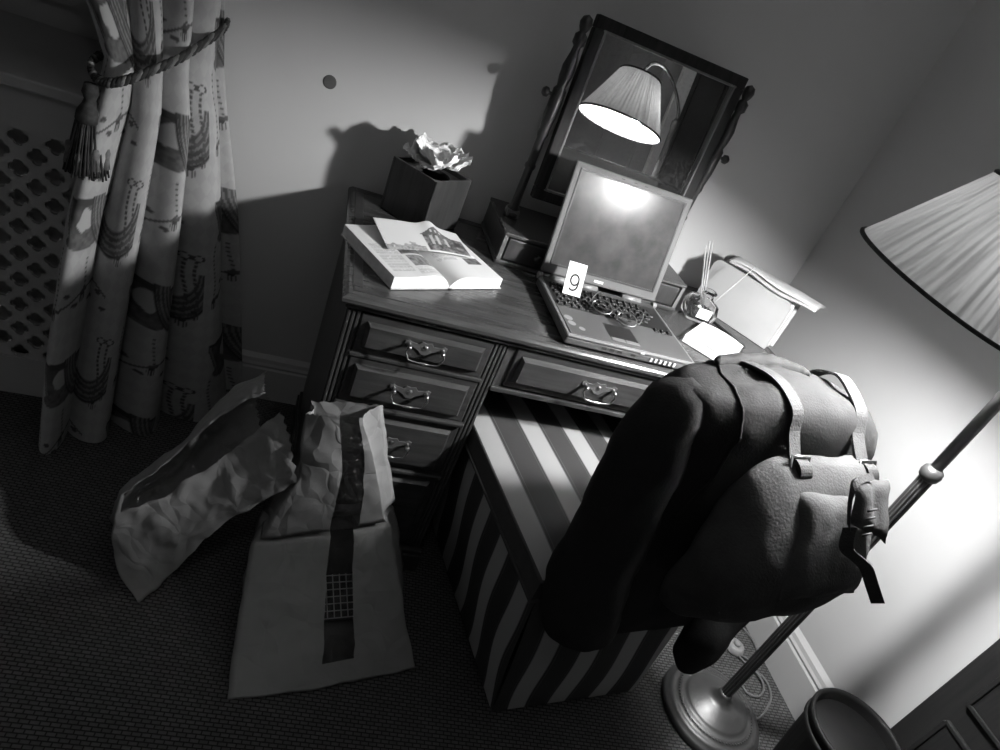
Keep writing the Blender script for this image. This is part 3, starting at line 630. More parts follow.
for p0, p1, lab in ends:
    o_ = Vector((.975, .335, ZT)); a0 = o_+Vector(p0); a1 = o_+Vector(p1)
    o = empty('diffuser_reed', tuple(a0)); tag(o, lab, 'reed', 'reeds in the diffuser bottle'); MB().tube([(0, 0, 0), tuple(a1-a0)], .0016, 6).build('stick', 'reed', o)

# ------------------------------------------------------------ letter rack, magazines
lr = empty('letter_rack', (1.095, .36, ZT+.0012), math.atan2(-.21, .145)); tag(lr, 'pale open letter rack at the right end of the desk', 'letter rack')
RL = .128
def board(name, y0, y1, h_, notch=0, mat='rack_board'):
    n = 7; r = .022; pr_ = [(-RL, 0), (RL, 0)]+[(RL-r+r*math.cos(t), h_-notch-r+r*math.sin(t)) for t in np.linspace(0, PI/2, n)]+[(-RL+r-r*math.sin(t), h_-r+r*math.cos(t)) for t in np.linspace(0, PI/2, n)]
    K = len(pr_); v = [(x, y0, z) for x, z in pr_]+[(x, y1, z) for x, z in pr_]
    return link(name, v, [tuple(range(K)), tuple(range(K, 2*K))[::-1]]+[(k, K+k, K+(k+1) % K, (k+1) % K) for k in range(K)], mat, lr)
board('front_board', -.004, .003, .148); board('back_board', .052, .058, .165)
MB().box(-RL+.004, RL-.004, .003, .052, 0, .006).build('rack_base', 'rack_board', lr)
MB().box(-RL+.002, -RL+.008, .003, .052, .006, .10).box(RL-.008, RL-.002, .003, .052, .006, .10).build('rack_end', 'rack_board', lr)
mg = empty('magazine', (1.035, .43, .914)); tag(mg, 'folded magazine lying slanted across the top of the letter rack', 'magazine', 'papers in the letter rack')
for nm, z_, e_, mt in (('magazine_leaves', 0, 0, 'magazine'), ('magazine_cover', .0065, .006, 'envelope')):
    v = []; nu = 26
    for th in (0, .005 if nm == 'magazine_leaves' else .0012):
        for j in range(8):
            b_ = j/7
            for i in range(nu):
                a = i/(nu-1); p = Vector((.155, -.23, .003))*(a*(1-e_))+Vector((.085, .062, -.004))*b_; p.z += th+z_+.010*math.sin(b_*PI)+.005*math.sin(a*8+b_*2)*(1-b_)+.004*a*b_+(.008*math.sin(a*PI) if z_ else 0)*(1-b_); v.append(p)
    nf = grid_faces(nu, 8); K = nu*8; ed = [k for k in range(nu)]+[k*nu+nu-1 for k in range(1, 8)]+[7*nu+k for k in range(nu-2, -1, -1)]+[k*nu for k in range(6, 0, -1)]
    link(nm, v, [q[::-1] for q in nf]+[tuple(i+K for i in q) for q in nf]+[(ed[i], ed[(i+1) % len(ed)], ed[(i+1) % len(ed)]+K, ed[i]+K) for i in range(len(ed))], mt, mg, True)
for k, (y, tilt, hh, off, lab, mt) in enumerate(((.020, .0, .148, .012, 'pale envelope in the letter rack behind its front board', 'envelope'), (.041, .0, .150, .018, 'printed booklet at the back of the letter rack', 'magazine'))):
    o = empty('booklet' if mt == 'magazine' else 'envelope', (1.095-math.sin(lr.rotation_euler.z)*y, .36+math.cos(lr.rotation_euler.z)*y, ZT+.0075), lr.rotation_euler.z); tag(o, lab, 'booklet' if mt == 'magazine' else 'envelope', 'papers in the letter rack')
    T = Matrix.Rotation(tilt*.5, 4, 'X'); nu = 24; v = []
    for th in (-.0022, .0022):
        for j in range(8):
            b_ = j/7
            for i in range(nu):
                a = i/(nu-1); v.append(T @ Vector((-RL+.012+off+a*(2*RL-.024), th-.004*max(0, b_-.72)/.28-.003*math.sin(a*9+k)*b_, b_*hh+.004*math.sin(a*5+k)*b_)))
    nf = grid_faces(nu, 8); K = nu*8; nf = nf+[tuple(i+K for i in q)[::-1] for q in nf]
    top = [(7*nu+i, 7*nu+i+1, K+7*nu+i+1, K+7*nu+i) for i in range(nu-1)]+[(j*nu, (j+1)*nu, K+(j+1)*nu, K+j*nu) for j in range(7)]+[(j*nu+nu-1, K+j*nu+nu-1, K+(j+1)*nu+nu-1, (j+1)*nu+nu-1) for j in range(7)]
    link('leaves', v, nf+top, mt, o, True)

# ------------------------------------------------------------ notepad and pen
npd = empty('notepad', (.945, .178, ZT+.0012), -.78); tag(npd, 'thick white notepad beside the laptop', 'notepad')
nl = [[(-.065+dx, y, z) for dx, y in ((0, -.08), (.13, -.08), (.13, .08), (0, .08))] for dx, z in ((0, 0), (0, .022))]
MB().box(-.062, .062, -.08, .08, 0, .020, .001).build('sheet_block', 'page_edge', npd)
nu = 20; v = [(-.062+.124*i/(nu-1), y, .0203+.004*math.sin(PI*i/(nu-1))) for y in (-.08, .08) for i in range(nu)]
MB().add(v, grid_faces(nu, 2)).add([(p[0], p[1], .0195) for p in v], [q[::-1] for q in grid_faces(nu, 2)]).build('top_sheet', 'paper_white', npd, True)
MB().box(-.063, .063, .077, .083, 0, .0225, .001).build('binding', 'ink', npd)
pn = empty('pen', (1.045, .283, ZT+.0065), math.atan2(-.16, .055)); tag(pn, 'slim black pen between notepad and letter rack', 'pen')
MB().lathe([(0, -.075), (.002, -.074), (.0045, -.062), (.005, 0), (.005, .06), (.0035, .075), (0, .076)], T=Matrix.Rotation(PI/2, 4, 'Y'), n=12).build('barrel', 'plastic_black', pn, True)
MB().box(.02, .07, -.0012, .0012, .0052, .0068).build('clip', 'old_brass', pn)

# ------------------------------------------------------------ striped chair
CT = .17; cu = Vector((math.cos(CT), math.sin(CT), 0)); cv = Vector((-math.sin(CT), math.cos(CT), 0)); CB = Vector((.505, -.405, 0))
def ch(a, b_, z): return CB+cu*a+cv*b_+Vector((0, 0, z))
cr = empty('striped_chair', tuple(CB), CT); tag(cr, 'low boxy chair upholstered in light and dark stripes, pushed under the desk', 'chair')
def uvpanel(name, fn, nu, nv_, ucoord, parent=cr, mat='stripe'):
    v = []; uv = []
    for j in range(nv_):
        for i in range(nu):
            a, b_ = i/(nu-1), j/(nv_-1); p = fn(a, b_); v.append(p); uv.append(ucoord(a, b_, p))
    o = link(name, v, grid_faces(nu, nv_), mat, parent, True); lay = o.data.uv_layers.new(name='UVMap')
    lay.data.foreach_set('uv', np.array([(uv[l.vertex_index], 0) for l in o.data.loops], np.float32).ravel()); return o
SDp, SH, BH_ = .63, .482, .425      # depth, cushion top edge, height where the box meets the cushion
def la(z): return -.066*min(1, z/BH_)
def ra_(z): return .40-.035*min(1, z/BH_)
CA0, CA1 = -.078, .372
uvpanel('seat_cushion', lambda a, b_: (CA0+a*(CA1-CA0), b_*SDp, SH+.024*(1-abs(2*a-1)**2.6)*(1-abs(2*b_-1)**4)), 40, 40, lambda a, b_, p: p[0]-CA0)
zb = lambda b_: .02+b_*(BH_-.02)
uvpanel('side_panel', lambda a, b_: (la(zb(b_))-.006*math.sin(b_*PI), (1-a)*SDp, zb(b_)), 40, 16, lambda a, b_, p: (SDp-p[1])+.030+.012*math.sin(b_*7+a*5)*(1-b_))
uvpanel('side_panel', lambda a, b_: (ra_(zb(b_))+.006*math.sin(b_*PI), a*SDp, zb(b_)), 40, 16, lambda a, b_, p: p[1]+.02)
uvpanel('rear_panel', lambda a, b_: (la(zb(b_))+a*(ra_(zb(b_))-la(zb(b_))), -.004*math.sin(b_*PI), zb(b_)), 40, 16, lambda a, b_, p: a*.42+.070+.010*math.sin(b_*6+a*4)*(1-b_))
uvpanel('front_panel', lambda a, b_: (ra_(zb(b_))-a*(ra_(zb(b_))-la(zb(b_))), SDp, zb(b_)), 30, 6, lambda a, b_, p: p[0])
MB().box(.006, .394, .006, SDp-.006, .018, .022).build('base_board', 'dark_wood', cr)
for x in (.03, .37):
    for y in (.035, SDp-.035): MB().lathe([(.012, 0), (.016, .02)], (x, y, 0), 12).build('foot', 'dark_wood', cr)
band_l = [[(CA0, 0, z), (CA1, 0, z), (CA1, SDp, z), (CA0, SDp, z)] for z in (BH_, SH)]
v, f = loft(band_l, True, False); link('border_band', v, f, 'band_cloth', cr)
for z in (SH, BH_): MB().tube([(CA0, 0, z), (CA1, 0, z), (CA1, SDp, z), (CA0, SDp, z)], .0045, 6, True).build('piping', 'band_cloth', cr, True)
SW = .37
# backrest (under the jacket)
secs = []
for z, w_, c_ in ((SH-.03, 0, .04), (.55, .0, .04), (.75, .004, .032), (.88, .012, .025), (.93, .03, .02), (.945, .06, .02)):
    secs.append([(x, c_+y, z) for x, y in ((w_, -.035), (SW/2, -.042), (SW-w_, -.035), (SW-w_+.004, 0), (SW-w_, .035), (SW/2, .042), (w_, .035), (w_-.004, 0))])
v, f = loft(secs); o = link('backrest', v, f, 'stripe', cr); lay = o.data.uv_layers.new(name='UVMap'); lay.data.foreach_set('uv', np.array([(v[l.vertex_index][0], 0) for l in o.data.loops], np.float32).ravel())

# ------------------------------------------------------------ jacket on the chair back (built in the chair's own frame)
jk = empty('jacket', tuple(CB+Vector((0, 0, .94))), CT); tag(jk, 'dark cloth jacket hung over the back of the striped chair', 'jacket')
OFF = Vector((0, 0, .94))
def rrect(a0, a1, b0, b1, z, n=48, p=3.2, sag=0):
    out = []; ca, cb, ra, rb = (a0+a1)/2, (b0+b1)/2, (a1-a0)/2, (b1-b0)/2
    for k in range(n):
        t = 2*PI*k/n; c_, s_ = math.cos(t), math.sin(t); e_ = 2/p
        x = ca+ra*math.copysign(abs(c_)**e_, c_); y = cb+rb*math.copysign(abs(s_)**e_, s_); out.append((x, y, z-sag*((x-ca)/ra)**2))
    return out
def interp_sections(tab_, n):
    P = spline(tab_, n); return P
def body(name, tab_, n, mat, parent, amp, sc, p=3.2, sag=0, npts=64, seed=0, cap=True):
    S = interp_sections(tab_, n); loops = [rrect(r[1], r[2], r[3], r[4], r[0], npts, p, sag) for r in S]
    v, f = loft(loops, cap, cap); v = [Vector(q)-OFF for q in crumple(v, amp, sc, seed)]
    return link(name, v, f, mat, parent, True)
jb = body('jacket_body', [(.978, .10, .34, .0, .05), (.972, .04, .40, -.02, .075), (.95, -.012, .435, -.045, .095), (.90, -.035, .452, -.06, .105), (.80, -.035, .45, -.065, .11), (.62, -.02, .445, -.07, .11), (.52, -.01, .44, -.08, .10), (.47, 0, .435, -.085, -.006), (.43, 0, .435, -.085, -.01)], 40, 'jacket', jk, .006, 14, 3.0, .012, seed=2)
def sleeve(path, ra, rb, seed):
    P = spline(path, 34); R = np.interp(np.linspace(0, 1, 34), np.linspace(0, 1, len(ra)), ra); Q = np.interp(np.linspace(0, 1, 34), np.linspace(0, 1, len(rb)), rb)
    loops = []
    for i, p in enumerate(P):
        loops.append([(p[0]+R[i]*math.cos(t), p[1]+Q[i]*math.sin(t), p[2]+.25*(R[i]*math.cos(t))*(-1 if p[0] < .2 else 1)*(1 if i < 8 else .25)) for t in np.linspace(0, 2*PI, 41)[:-1]])
    v, f = loft(loops); v = [Vector(q)-OFF for q in crumple(v, .007, 13, seed)]; return link('sleeve', v, f, 'jacket', jk, True)
sleeve([(.035, .02, .945), (.0, .015, .90), (-.015, .0, .80), (-.015, -.02, .66), (-.01, -.035, .53), (.01, -.05, .435), (.018, -.056, .40)], [.03, .06, .075, .082, .09, .092, .07], [.03, .055, .06, .06, .06, .06, .045], 5)
sleeve([(.40, .02, .945), (.435, .01, .90), (.43, -.02, .78), (.39, -.045, .62), (.33, -.085, .48), (.295, -.11, .385), (.285, -.13, .345)], [.03, .045, .055, .055, .058, .05, .02], [.03, .05, .05, .05, .045, .04, .012], 9)
from mathutils.bvhtree import BVHTree
jbv = BVHTree.FromPolygons([v.co.copy() for v in jb.data.vertices], [tuple(p.vertices) for p in jb.data.polygons])
def lay(pts, lift):
    out = []
    for p in pts:
        p = Vector(p)-OFF; c_, n_, i_, d_ = jbv.find_nearest(p); out.append(c_+(n_ if n_.dot(c_-Vector((.2, .02, -.1))) > 0 else -n_)*lift+OFF)
    return out
sp_ = lay(spline([(.085, .10, .94), (.07, .04, .985), (.06, -.02, .98), (.066, -.07, .94), (.075, -.09, .87), (.066, -.1, .80), (.05, -.1, .72)], 50), .0005)
MB().tube([Vector(p)-OFF for p in sp_], .0028, 6).build('armhole_seam', 'jacket', jk, True)
cpts_ = spline([(.075, .060, .962), (.10, .078, .972), (.14, .090, .980), (.19, .094, .983), (.24, .088, .978), (.275, .072, .968), (.295, .055, .958)], 40)
MB().tube([Vector(p)-OFF for p in lay(cpts_, .002)], [max(.004, .017*math.sin(PI*(i+.5)/40)**.5) for i in range(40)], 12).build('collar', 'jacket', jk, True)

# ------------------------------------------------------------ canvas rucksack hung on the chair back
rk = empty('rucksack', tuple(CB+Vector((0, 0, .94))), CT); tag(rk, 'canvas rucksack hanging by its straps over the jacket', 'rucksack')
def chaikin(P, k=3):
    P = [np.array(p, float) for p in P]
    for _ in range(k): P = [q_ for a, b_ in zip(P, P[1:]+P[:1]) for q_ in (a*.75+b_*.25, a*.25+b_*.75)]
    return P
RT = spline([(.897, .17, .20, .35, .37, -.100, -.075), (.885, .13, .165, .36, .385, -.125, -.073), (.85, .09, .15, .36, .388, -.160, -.073), (.80, .07, .14, .355, .385, -.198, -.075), (.745, .055, .13, .345, .378, -.232, -.085), (.69, .05, .125, .33, .37, -.230, -.09), (.63, .05, .125, .31, .355, -.205, -.095), (.585, .07, .135, .29, .33, -.17, -.10), (.57, .10, .15, .26, .29, -.15, -.12)], 44)
rl = []
for z, a0, ar, af, a1, bf, bb in RT:
    rl.append([(p[0], p[1], z) for p in chaikin([(a0, bb), (a0, bb-.55*(bb-bf)), (ar, bf), (af, bf), (a1, bf+.30*(bb-bf)), (a1, bb)])])
v, f = loft(rl); link('main_bag', [Vector(q_)-OFF for q_ in crumple(v, .008, 11, 11)], f, 'canvas', rk, True)
def slab(name, pts, n, th, mat, parent, amp=.003, seed=0, sc=18):      # quilted patch over four corner points
    p00, p10, p11, p01 = [np.array(p, float) for p in pts]; nrm = np.cross(p10-p00, p01-p00); nrm = nrm/np.linalg.norm(nrm); v = []
    for j in range(n):
        for i in range(n):
            a, b_ = i/(n-1), j/(n-1); q = p00*(1-a)*(1-b_)+p10*a*(1-b_)+p11*a*b_+p01*(1-a)*b_
            h_ = th*(1-abs(2*a-1)**8)*(1-abs(2*b_-1)**8); v.append(Vector(q+nrm*h_)-OFF)
    return link(name, crumple(v, amp, sc, seed), grid_faces(n, n), mat, parent, True)
slab('outer_pocket', [(.150, -.236, .728), (.335, -.234, .730), (.350, -.135, .866), (.172, -.135, .868)], 30, .026, 'canvas', rk, .003, 3)
def band(name, pts, wdir, wd, th, mat, parent, n=40):
    P = spline(pts, n); wv = Vector(wdir).normalized()*wd/2; v = []
    for i, p in enumerate(P):
        p = Vector(p)-OFF; d = Vector(P[min(i+1, n-1)]-P[max(i-1, 0)]).normalized(); nr = d.cross(wv).normalized()*th/2
        v += [p-wv+nr, p+wv+nr, p+wv-nr, p-wv-nr]
    f = [(i*4+k, i*4+(k+1) % 4, i*4+4+(k+1) % 4, i*4+4+k) for i in range(n-1) for k in range(4)]+[(3, 2, 1, 0), tuple(range(4*n-4, 4*n))]
    return link(name, v, f, mat, parent)
band('shoulder_strap', [tuple(q_) for q_ in lay([(.135, .13, .86), (.135, .13, .92), (.138, .10, .97), (.148, .04, .99), (.165, 0, .99), (.178, -.05, .97), (.184, -.08, .93)], .004)]+[(.186, -.088, .893)], (1, .12, 0), .030, .005, 'webbing', rk)
band('shoulder_strap', [tuple(q_) for q_ in lay([(.345, .13, .86), (.345, .13, .91)], .004)]+[(.350, .085, .962), (.356, .055, .984), (.362, .03, .985)]+[tuple(q_) for q_ in lay([(.368, -.03, .97), (.368, -.07, .93)], .004)]+[(.362, -.088, .893)], (1, -.1, 0), .030, .005, 'webbing', rk)
for a in (.187, .361):
    fr2 = MB(); z0, b0 = .893, -.094
    fr2.tube([Vector((a-.020, b0, z0+.012))-OFF, Vector((a+.020, b0, z0+.012))-OFF, Vector((a+.020, b0-.012, z0-.012))-OFF, Vector((a-.020, b0-.012, z0-.012))-OFF], .003, 6, True)
    fr2.build('buckle', 'brass', rk, True)
    band('strap_end', [(a, b0+.005, z0+.004), (a, b0-.012, z0+.004), (a+.004, b0-.022, z0-.008), (a+.006, b0-.018, z0-.02)], (1, 0, 0), .028, .009, 'webbing', rk, 12)
# side flap with laced eyelets, and the loose strap end (world points moved into the bag's frame)
Rinv = Matrix.Rotation(-CT, 4, 'Z')
def loc(p): return tuple((Rinv @ (Vector(p)-CB)))
fl = [(.750, -.540, .893), (.768, -.525, .918), (.800, -.520, .938), (.823, -.526, .934), (.835, -.555, .894), (.838, -.583, .853), (.802, -.573, .846), (.772, -.556, .860)]
slab('side_flap', [loc((.755, -.568, .872)), loc((.896, -.547, .823)), loc((.879, -.487, .909)), loc((.749, -.534, .925))], 18, .010, 'canvas', rk, .005, 8)
band('loose_strap', [loc((.756, -.575, .868)), loc((.758, -.592, .840)), loc((.785, -.600, .828)), loc((.810, -.604, .816)), loc((.833, -.616, .792)), loc((.857, -.628, .767))], (.6, -.5, .62), .020, .003, 'webbing', rk, 24)
band('flap_edging', [loc((.754, -.575, .868)), loc((.748, -.556, .895)), loc((.752, -.536, .924)), loc((.800, -.515, .928))], (.3, -.8, -.5), .012, .006, 'webbing', rk, 20)
lc = MB()
for k in range(4):
    p = Vector(loc((.772+.004*k, -.567-.004*k, .905-.013*k)))-OFF; lc.tube([p+Vector((-.006, -.004, -.003)), p+Vector((.008, -.006, .004))], .0018, 5)
lc.build('lacing', 'rope', rk, True)

# ------------------------------------------------------------ floor lamp
LX, LY = 1.127, -.374
lp = empty('floor_lamp', (LX, LY, 0)); tag(lp, 'brass floor lamp with pleated pale shade and stepped round base', 'floor lamp')
MB().lathe([(0, 0), (.134, 0), (.137, .006), (.137, .014), (.132, .021), (.127, .022), (.124, .028), (.114, .032), (.108, .031), (.104, .036), (.094, .041), (.088, .040), (.084, .046), (.078, .048), (.06, .058), (.038, .066), (.026, .070), (.024, .074), (.02, .077), (.018, .088), (.0155, .094)], n=48).build('lamp_base', 'lamp_metal', lp, True)
be = MB()
for k in range(72):
    a = 2*PI*k/72; be.lathe([(0, .0045), (.0028, .003), (.0035, 0)], (.101*math.cos(a), .101*math.sin(a), .0345), 6)
be.build('beading', 'lamp_metal', lp, True)['kind'] = 'stuff'
n = 40; v = []
for z in (.088, .86): v.append([((.0132+.0012*math.cos(12*2*PI*k/72))*math.cos(2*PI*k/72), (.0132+.0012*math.cos(12*2*PI*k/72))*math.sin(2*PI*k/72), z) for k in range(72)])
vv2, ff = loft(v); link('pole', vv2, ff, 'lamp_metal', lp)
MB().lathe([(.0135, .852), (.019, .858), (.021, .868), (.019, .878), (.0125, .884)], n=20).build('pole_collar', 'lamp_metal', lp, True)
MB().lathe([(.0115, .88), (.0115, 1.25), (.015, 1.255), (.015, 1.275), (.008, 1.285)], n=20).build('upper_pole', 'lamp_metal', lp, True)
ax = Vector((.1305, -.1254, .9835)); sc_ = Vector((.890-LX, -.323-LY, 1.193)); q = Vector((0, 0, 1)).rotation_difference(ax); TS = Matrix.Translation(sc_) @ q.to_matrix().to_4x4(); TB = TS @ Matrix.Translation((.062, -.008, .002))
arm = spline([(0, 0, 1.275), (-.006, .001, 1.31), (-.04, .005, 1.36), (-.09, .011, 1.405), (-.14, .017, 1.43), (-.185, .023, 1.424), tuple(sc_+ax*.196)], 40)
MB().tube(arm, .0065, 8).build('arm', 'lamp_metal', lp, True)
SR, sr, sh = .160, .0765, .182
nA, nB = 320, 14; v = []
for j in range(nB):
    b_ = j/(nB-1); 
    for k in range(nA):
        t = 2*PI*k/nA; rr = SR+(sr-SR)*b_+(.0011*math.sin(t*64)+.0016*math.sin(t*27+1.3*math.sin(t*3))*(math.exp(-b_*4)+.35*math.exp(-(1-b_)*6))); v.append(TS @ Vector((rr*math.cos(t), rr*math.sin(t), b_*sh)))
f = [(j*nA+k, j*nA+(k+1) % nA, (j+1)*nA+(k+1) % nA, (j+1)*nA+k) for j in range(nB-1) for k in range(nA)]
shd = link('lamp_shade', v, f, 'shade', lp, True); lay = shd.data.uv_layers.new(name='UVMap'); lay.data.foreach_set('uv', np.array([((l.vertex_index % nA)/nA, (l.vertex_index//nA)/(nB-1)) for l in shd.data.loops], np.float32).ravel())
for z_, r_q, nm in ((.002, SR+.0015, 'shade_trim'), (sh-.002, sr+.0012, 'shade_trim')):
    MB().tube([TS @ Vector((r_q*math.cos(t), r_q*math.sin(t), z_)) for t in np.linspace(0, 2*PI, 97)[:-1]], .0038, 6, True).build(nm, 'tassel_thread', shd, True)
sp3 = MB()
for k in range(3):
    a = 2*PI*k/3+.4; sp3.tube([TS @ Vector((.012*math.cos(a), .012*math.sin(a), sh-.006)), TS @ Vector((sr*math.cos(a), sr*math.sin(a), sh-.004))], .0015, 5)
sp3.tube([TB @ Vector((0, 0, .136)), TS @ Vector((.006, 0, sh-.006))], .003, 6); sp3.build('shade_carrier', 'lamp_metal', shd, True)
MB().lathe([(.014, 0), (.014, .01), (.006, .014), (.004, .03), (0, .031)], T=TS @ Matrix.Translation((0, 0, sh-.004)), n=14).build('finial', 'lamp_metal', lp, True)
MB().lathe([(.015, .107), (.015, .135), (.006, .138), (0, .139)], T=TB, n=14).build('bulb_holder', 'plastic_white', lp, True)
MB().lathe([(0, .034), (.014, .037), (.024, .046), (.0285, .060), (.026, .074), (.017, .092), (.0135, .107)], T=TB, n=16).build('bulb', 'bulb', lp, True)
# flex on the carpet with a round foot switch
def onfloor(p): return (p[0]-LX, p[1]-LY, p[2])
cpts = [(1.20, -.35, .012), (1.27, -.39, .004), (1.345, -.345, .004), (1.372, -.305, .004), (1.37, -.262, .004), (1.33, -.245, .004), (1.285, -.275, .004), (1.285, -.315, .004), (1.32, -.325, .004), (1.35, -.30, .008), (1.352, -.265, .011), (1.33, -.225, .006), (1.31, -.195, .008)]
MB().tube(spline([onfloor(p) for p in cpts], 120), .0034, 7).build('flex', 'flex_grey', lp, True)
sw = MB().lathe([(0, 0), (.030, 0), (.031, .008), (.027, .013), (.025, .018), (.018, .021), (0, .022)], onfloor((1.318, -.175, 0)), 28).build('foot_switch', 'switch_grey', lp, True)
MB().lathe([(.011, .02), (.011, .027), (.008, .029), (0, .0295)], onfloor((1.318, -.175, 0)), 18).build('switch_button', 'switch_grey', sw, True)
cpts = [(1.325, -.20, .008), (1.36, -.215, .004), (1.395, -.19, .004), (1.405, -.14, .004), (1.385, -.09, .004), (1.35, -.02, .004), (1.35, .12, .004), (1.38, .3, .004)]
MB().tube(spline([onfloor(p) for p in cpts], 80), .0034, 7).build('flex', 'flex_grey', lp, True)

# ------------------------------------------------------------ waste bin
wb = empty('waste_bin', (1.285, -.565, 0)); wb.scale = (1, 1, .93); tag(wb, 'round dark waste bin by the wall beside the lamp', 'bin')
MB().lathe([(.085, 0), (.108, .27), (.112, .272), (.113, .28), (.110, .286), (.104, .284), (.101, .275), (.082, .012), (0, .01)], n=40).build('bin_body', 'dark_bin', wb, True)
MB().lathe([(.1085, .24), (.1115, .243), (.112, .25), (.1095, .254)], n=40).build('rim_band', 'dark_bin', wb, True)

# ------------------------------------------------------------ paper bags with film windows
def resample(loop, n):
    P = np.array(loop+[loop[0]], float); d = np.r_[0, np.cumsum(np.linalg.norm(np.diff(P, axis=0), axis=1))]; t = np.linspace(0, d[-1], n+1)[:-1]
    return np.stack([np.interp(t, d, P[:, k]) for k in range(3)], 1), t/d[-1], d/d[-1]
bg = empty('paper_bag', (-.2, .05, 0)); tag(bg, 'crumpled paper bag with a long film window leaning sideways against the other bag', 'paper bag', 'bread bags on the floor')
A = [(-0.367, -0.02, 0.16), (-0.316, 0.013, 0.216), (-0.256, 0.04, 0.281), (-0.204, 0.08, 0.383), (-0.119, 0.098, 0.464)]
B = [(-0.358, -0.06, 0.185), (-0.303, -0.033, 0.242), (-0.243, -0.001, 0.319), (-0.187, 0.024, 0.402), (-0.12, 0.019, 0.467)]
Cc = [(-0.358, -0.087, 0.153), (-0.275, -0.076, 0.21), (-0.198, -0.054, 0.282), (-0.131, -0.044, 0.368), (-0.078, -0.038, 0.467)]
Dd = [(-0.348, -0.118, 0.058), (-0.274, -0.123, 0.101), (-0.204, -0.122, 0.155), (-0.112, -0.115, 0.243), (-0.014, -0.12, 0.358)]
Ee = [(-0.276, -0.188, 0.003), (-0.245, -0.156, 0.029), (-0.212, -0.132, 0.07), (-0.145, -0.101, 0.174), (-0.033, -0.099, 0.318)]
Ff = [(-0.32, -0.06, 0.003), (-0.269, -0.042, 0.026), (-0.213, -0.022, 0.065), (-0.157, -0.005, 0.162), (-0.088, -0.013, 0.31)]
Gg = [(-0.382, 0.01, 0.037), (-0.324, 0.058, 0.088), (-0.262, 0.085, 0.152), (-0.204, 0.112, 0.254), (-0.132, 0.108, 0.372)]
rows_ = [spline(r, 48) for r in (A, B, Cc, Dd, Ee, Ff, Gg)]; SUB = 14; NL = 7*SUB
loops = []
for i in range(48):
    lp_ = []
    for k in range(7):
        p, q2 = rows_[k][i], rows_[(k+1) % 7][i]
        for s in range(SUB): lp_.append(p*(1-s/SUB)+q2*s/SUB)
    lp_ = np.array(lp_)
    if i == 47: lp_ = lp_+np.array([(.0035, .003, 0) if k % 2 else (-.0015, -.001, 0) for k in range(NL)])
    loops.append(lp_)
allv = np.concatenate(loops); allv = np.array([tuple(p) for p in crumple(allv, .0075, 17, 3)]); allv[:, 2] = np.maximum(allv[:, 2], .002); allv[:, 0] = np.minimum(allv[:, 0], -.016)
allv -= np.array([-.2, .05, 0])
fs = [(i*NL+k, i*NL+(k+1) % NL, (i+1)*NL+(k+1) % NL, (i+1)*NL+k) for i in range(47) for k in range(NL)]
iswin = lambda q3: SUB+1 <= q3[0] % NL < 2*SUB-1 and q3[0]//NL > 1
def submesh(name, V_, F_, mat, parent):
    used = sorted({i for q3 in F_ for i in q3}); mp = {i: k for k, i in enumerate(used)}; return link(name, [V_[i] for i in used], [tuple(mp[i] for i in q3) for q3 in F_], mat, parent, True)
submesh('paper', allv, [q3 for q3 in fs if not iswin(q3)]+[tuple(range(NL))[::-1]], 'bag_paper', bg)
submesh('film_window', allv, [q3 for q3 in fs if iswin(q3)], 'film', bg)
# second bag, folded over in the middle and propped against the drawers
b2 = empty('paper_bag', (.12, -.2, 0)); tag(b2, 'upright pale paper bag with a narrow film window propped against the desk drawers', 'paper bag', 'bread bags on the floor')
secs2 = [  # front-left, front-right, back-right, back-left
 [(-.062, -.392, .004), (.334, -.302, .004), (.318, -.06, .004), (-.075, -.09, .004)],
 [(-.068, -.315, .035), (.300, -.245, .072), (.30, -.055, .07), (-.072, -.08, .05)],
 [(-.073, -.215, .092), (.255, -.175, .168), (.262, -.05, .17), (-.072, -.065, .10)],
 [(-.076, -.122, .160), (.214, -.112, .252), (.224, -.045, .25), (-.07, -.05, .165)],
 [(-.060, -.070, .172), (.190, -.070, .262), (.205, -.040, .262), (-.062, -.040, .18)],
 [(-.058, -.122, .178), (.198, -.112, .268), (.222, -.045, .272), (-.058, -.045, .20)],
 [(-.014, -.092, .345), (.140, -.088, .40), (.168, -.042, .405), (-.010, -.040, .35)],
 [(-.030, -.065, .495), (.082, -.078, .520), (.122, -.038, .537), (-.024, -.034, .502)]]
NS, NF = 106, 40
S2 = np.array(secs2, float); idx = np.linspace(0, 7, NS); vv_ = []
winL = lambda t: np.interp(t, [0, .5, 3, 5, 7], [.47, .48, .55, .54, .58]); winR = lambda t: np.interp(t, [0, .5, 3, 5, 7], [.66, .655, .72, .78, .94])
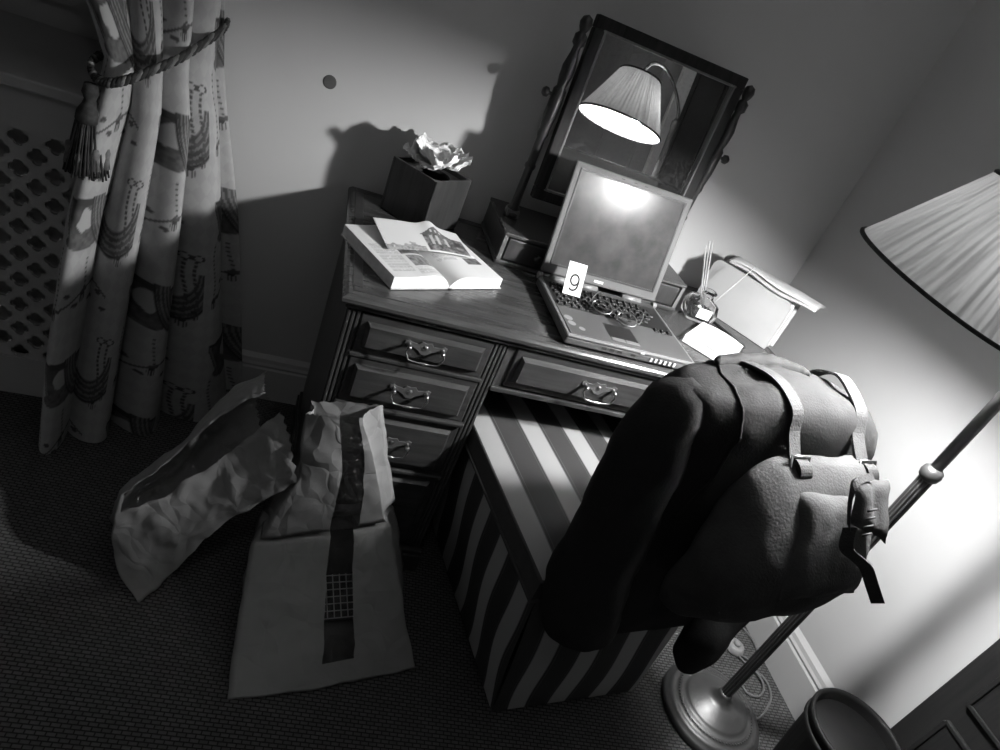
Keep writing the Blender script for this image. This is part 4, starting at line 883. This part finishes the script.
for t in idx:
    i = min(int(t), 6); u_ = t-i; cs = S2[i]*(1-u_)+S2[i+1]*u_
    fpos = np.sort(np.r_[np.linspace(0, 1, NF-8), np.linspace(winL(t), winR(t), 8)])
    fpos = np.r_[np.linspace(0, winL(t), 16), np.linspace(winL(t), winR(t), 10)[1:], np.linspace(winR(t), 1, 16)[1:]]
    fr3 = [cs[0]*(1-a)+cs[1]*a+np.array([0, -.010*math.sin(a*PI), .004*math.sin(a*PI)]) for a in fpos]
    rt = [cs[1]*(1-a)+cs[2]*a+np.array([-.012*math.sin(a*PI), 0, 0]) for a in np.linspace(0, 1, 8)[1:]]; bk_ = [cs[2]*(1-a)+cs[3]*a for a in np.linspace(0, 1, 12)[1:]]; lf_ = [cs[3]*(1-a)+cs[0]*a+np.array([.012*math.sin(a*PI), 0, 0]) for a in np.linspace(0, 1, 8)[1:-1]]
    lp2 = np.array(fr3+rt+bk_+lf_)
    if t == 7: lp2[:, 2] += np.array([.004 if k % 2 else 0 for k in range(len(lp2))])
    vv_.append(lp2)
NL2 = len(vv_[0]); av = np.concatenate(vv_); av = np.array([tuple(p) for p in crumple(av, .0042, 15, 8)]); av[:, 2] = np.maximum(av[:, 2], .002); av[:, 1] = np.minimum(av[:, 1], -.030)
av -= np.array([.12, -.2, 0])
fs = [(i*NL2+k, i*NL2+(k+1) % NL2, (i+1)*NL2+(k+1) % NL2, (i+1)*NL2+k) for i in range(NS-1) for k in range(NL2)]
isw2 = lambda q3: 15 <= q3[0] % NL2 < 24 and q3[0]//NL2 > 7
submesh('paper', av, [q3 for q3 in fs if not isw2(q3)]+[tuple(range(NL2))[::-1]], 'bag_paper', b2)
submesh('film_window', av, [q3 for q3 in fs if isw2(q3)], 'film', b2)
# crispbread left inside, seen through the film
cb = MB()
for k in range(7):
    x = .02+.02*k/6; 
    for j in range(9): pass
cbk = empty('crispbread', (.13, -.16, .05), .2); tag(cbk, 'crispbread slab seen through the film of the upright bag', 'bread')
s_ = MB()
for i in range(7): s_.box(-.05+i*.016, -.048+i*.016, -.05, .05, .006, .010)
for j in range(7): s_.box(-.052, .05, -.05+j*.016, -.048+j*.016, .0065, .0105)
T = Matrix.Rotation(.45, 4, 'X'); s_.v = [T @ p for p in s_.v]; MB().box(-.053, .053, -.053, .053, 0, .007, .001, T).build('slab', 'crispbread', cbk); s_.build('scored_grid', 'paper_white', cbk)
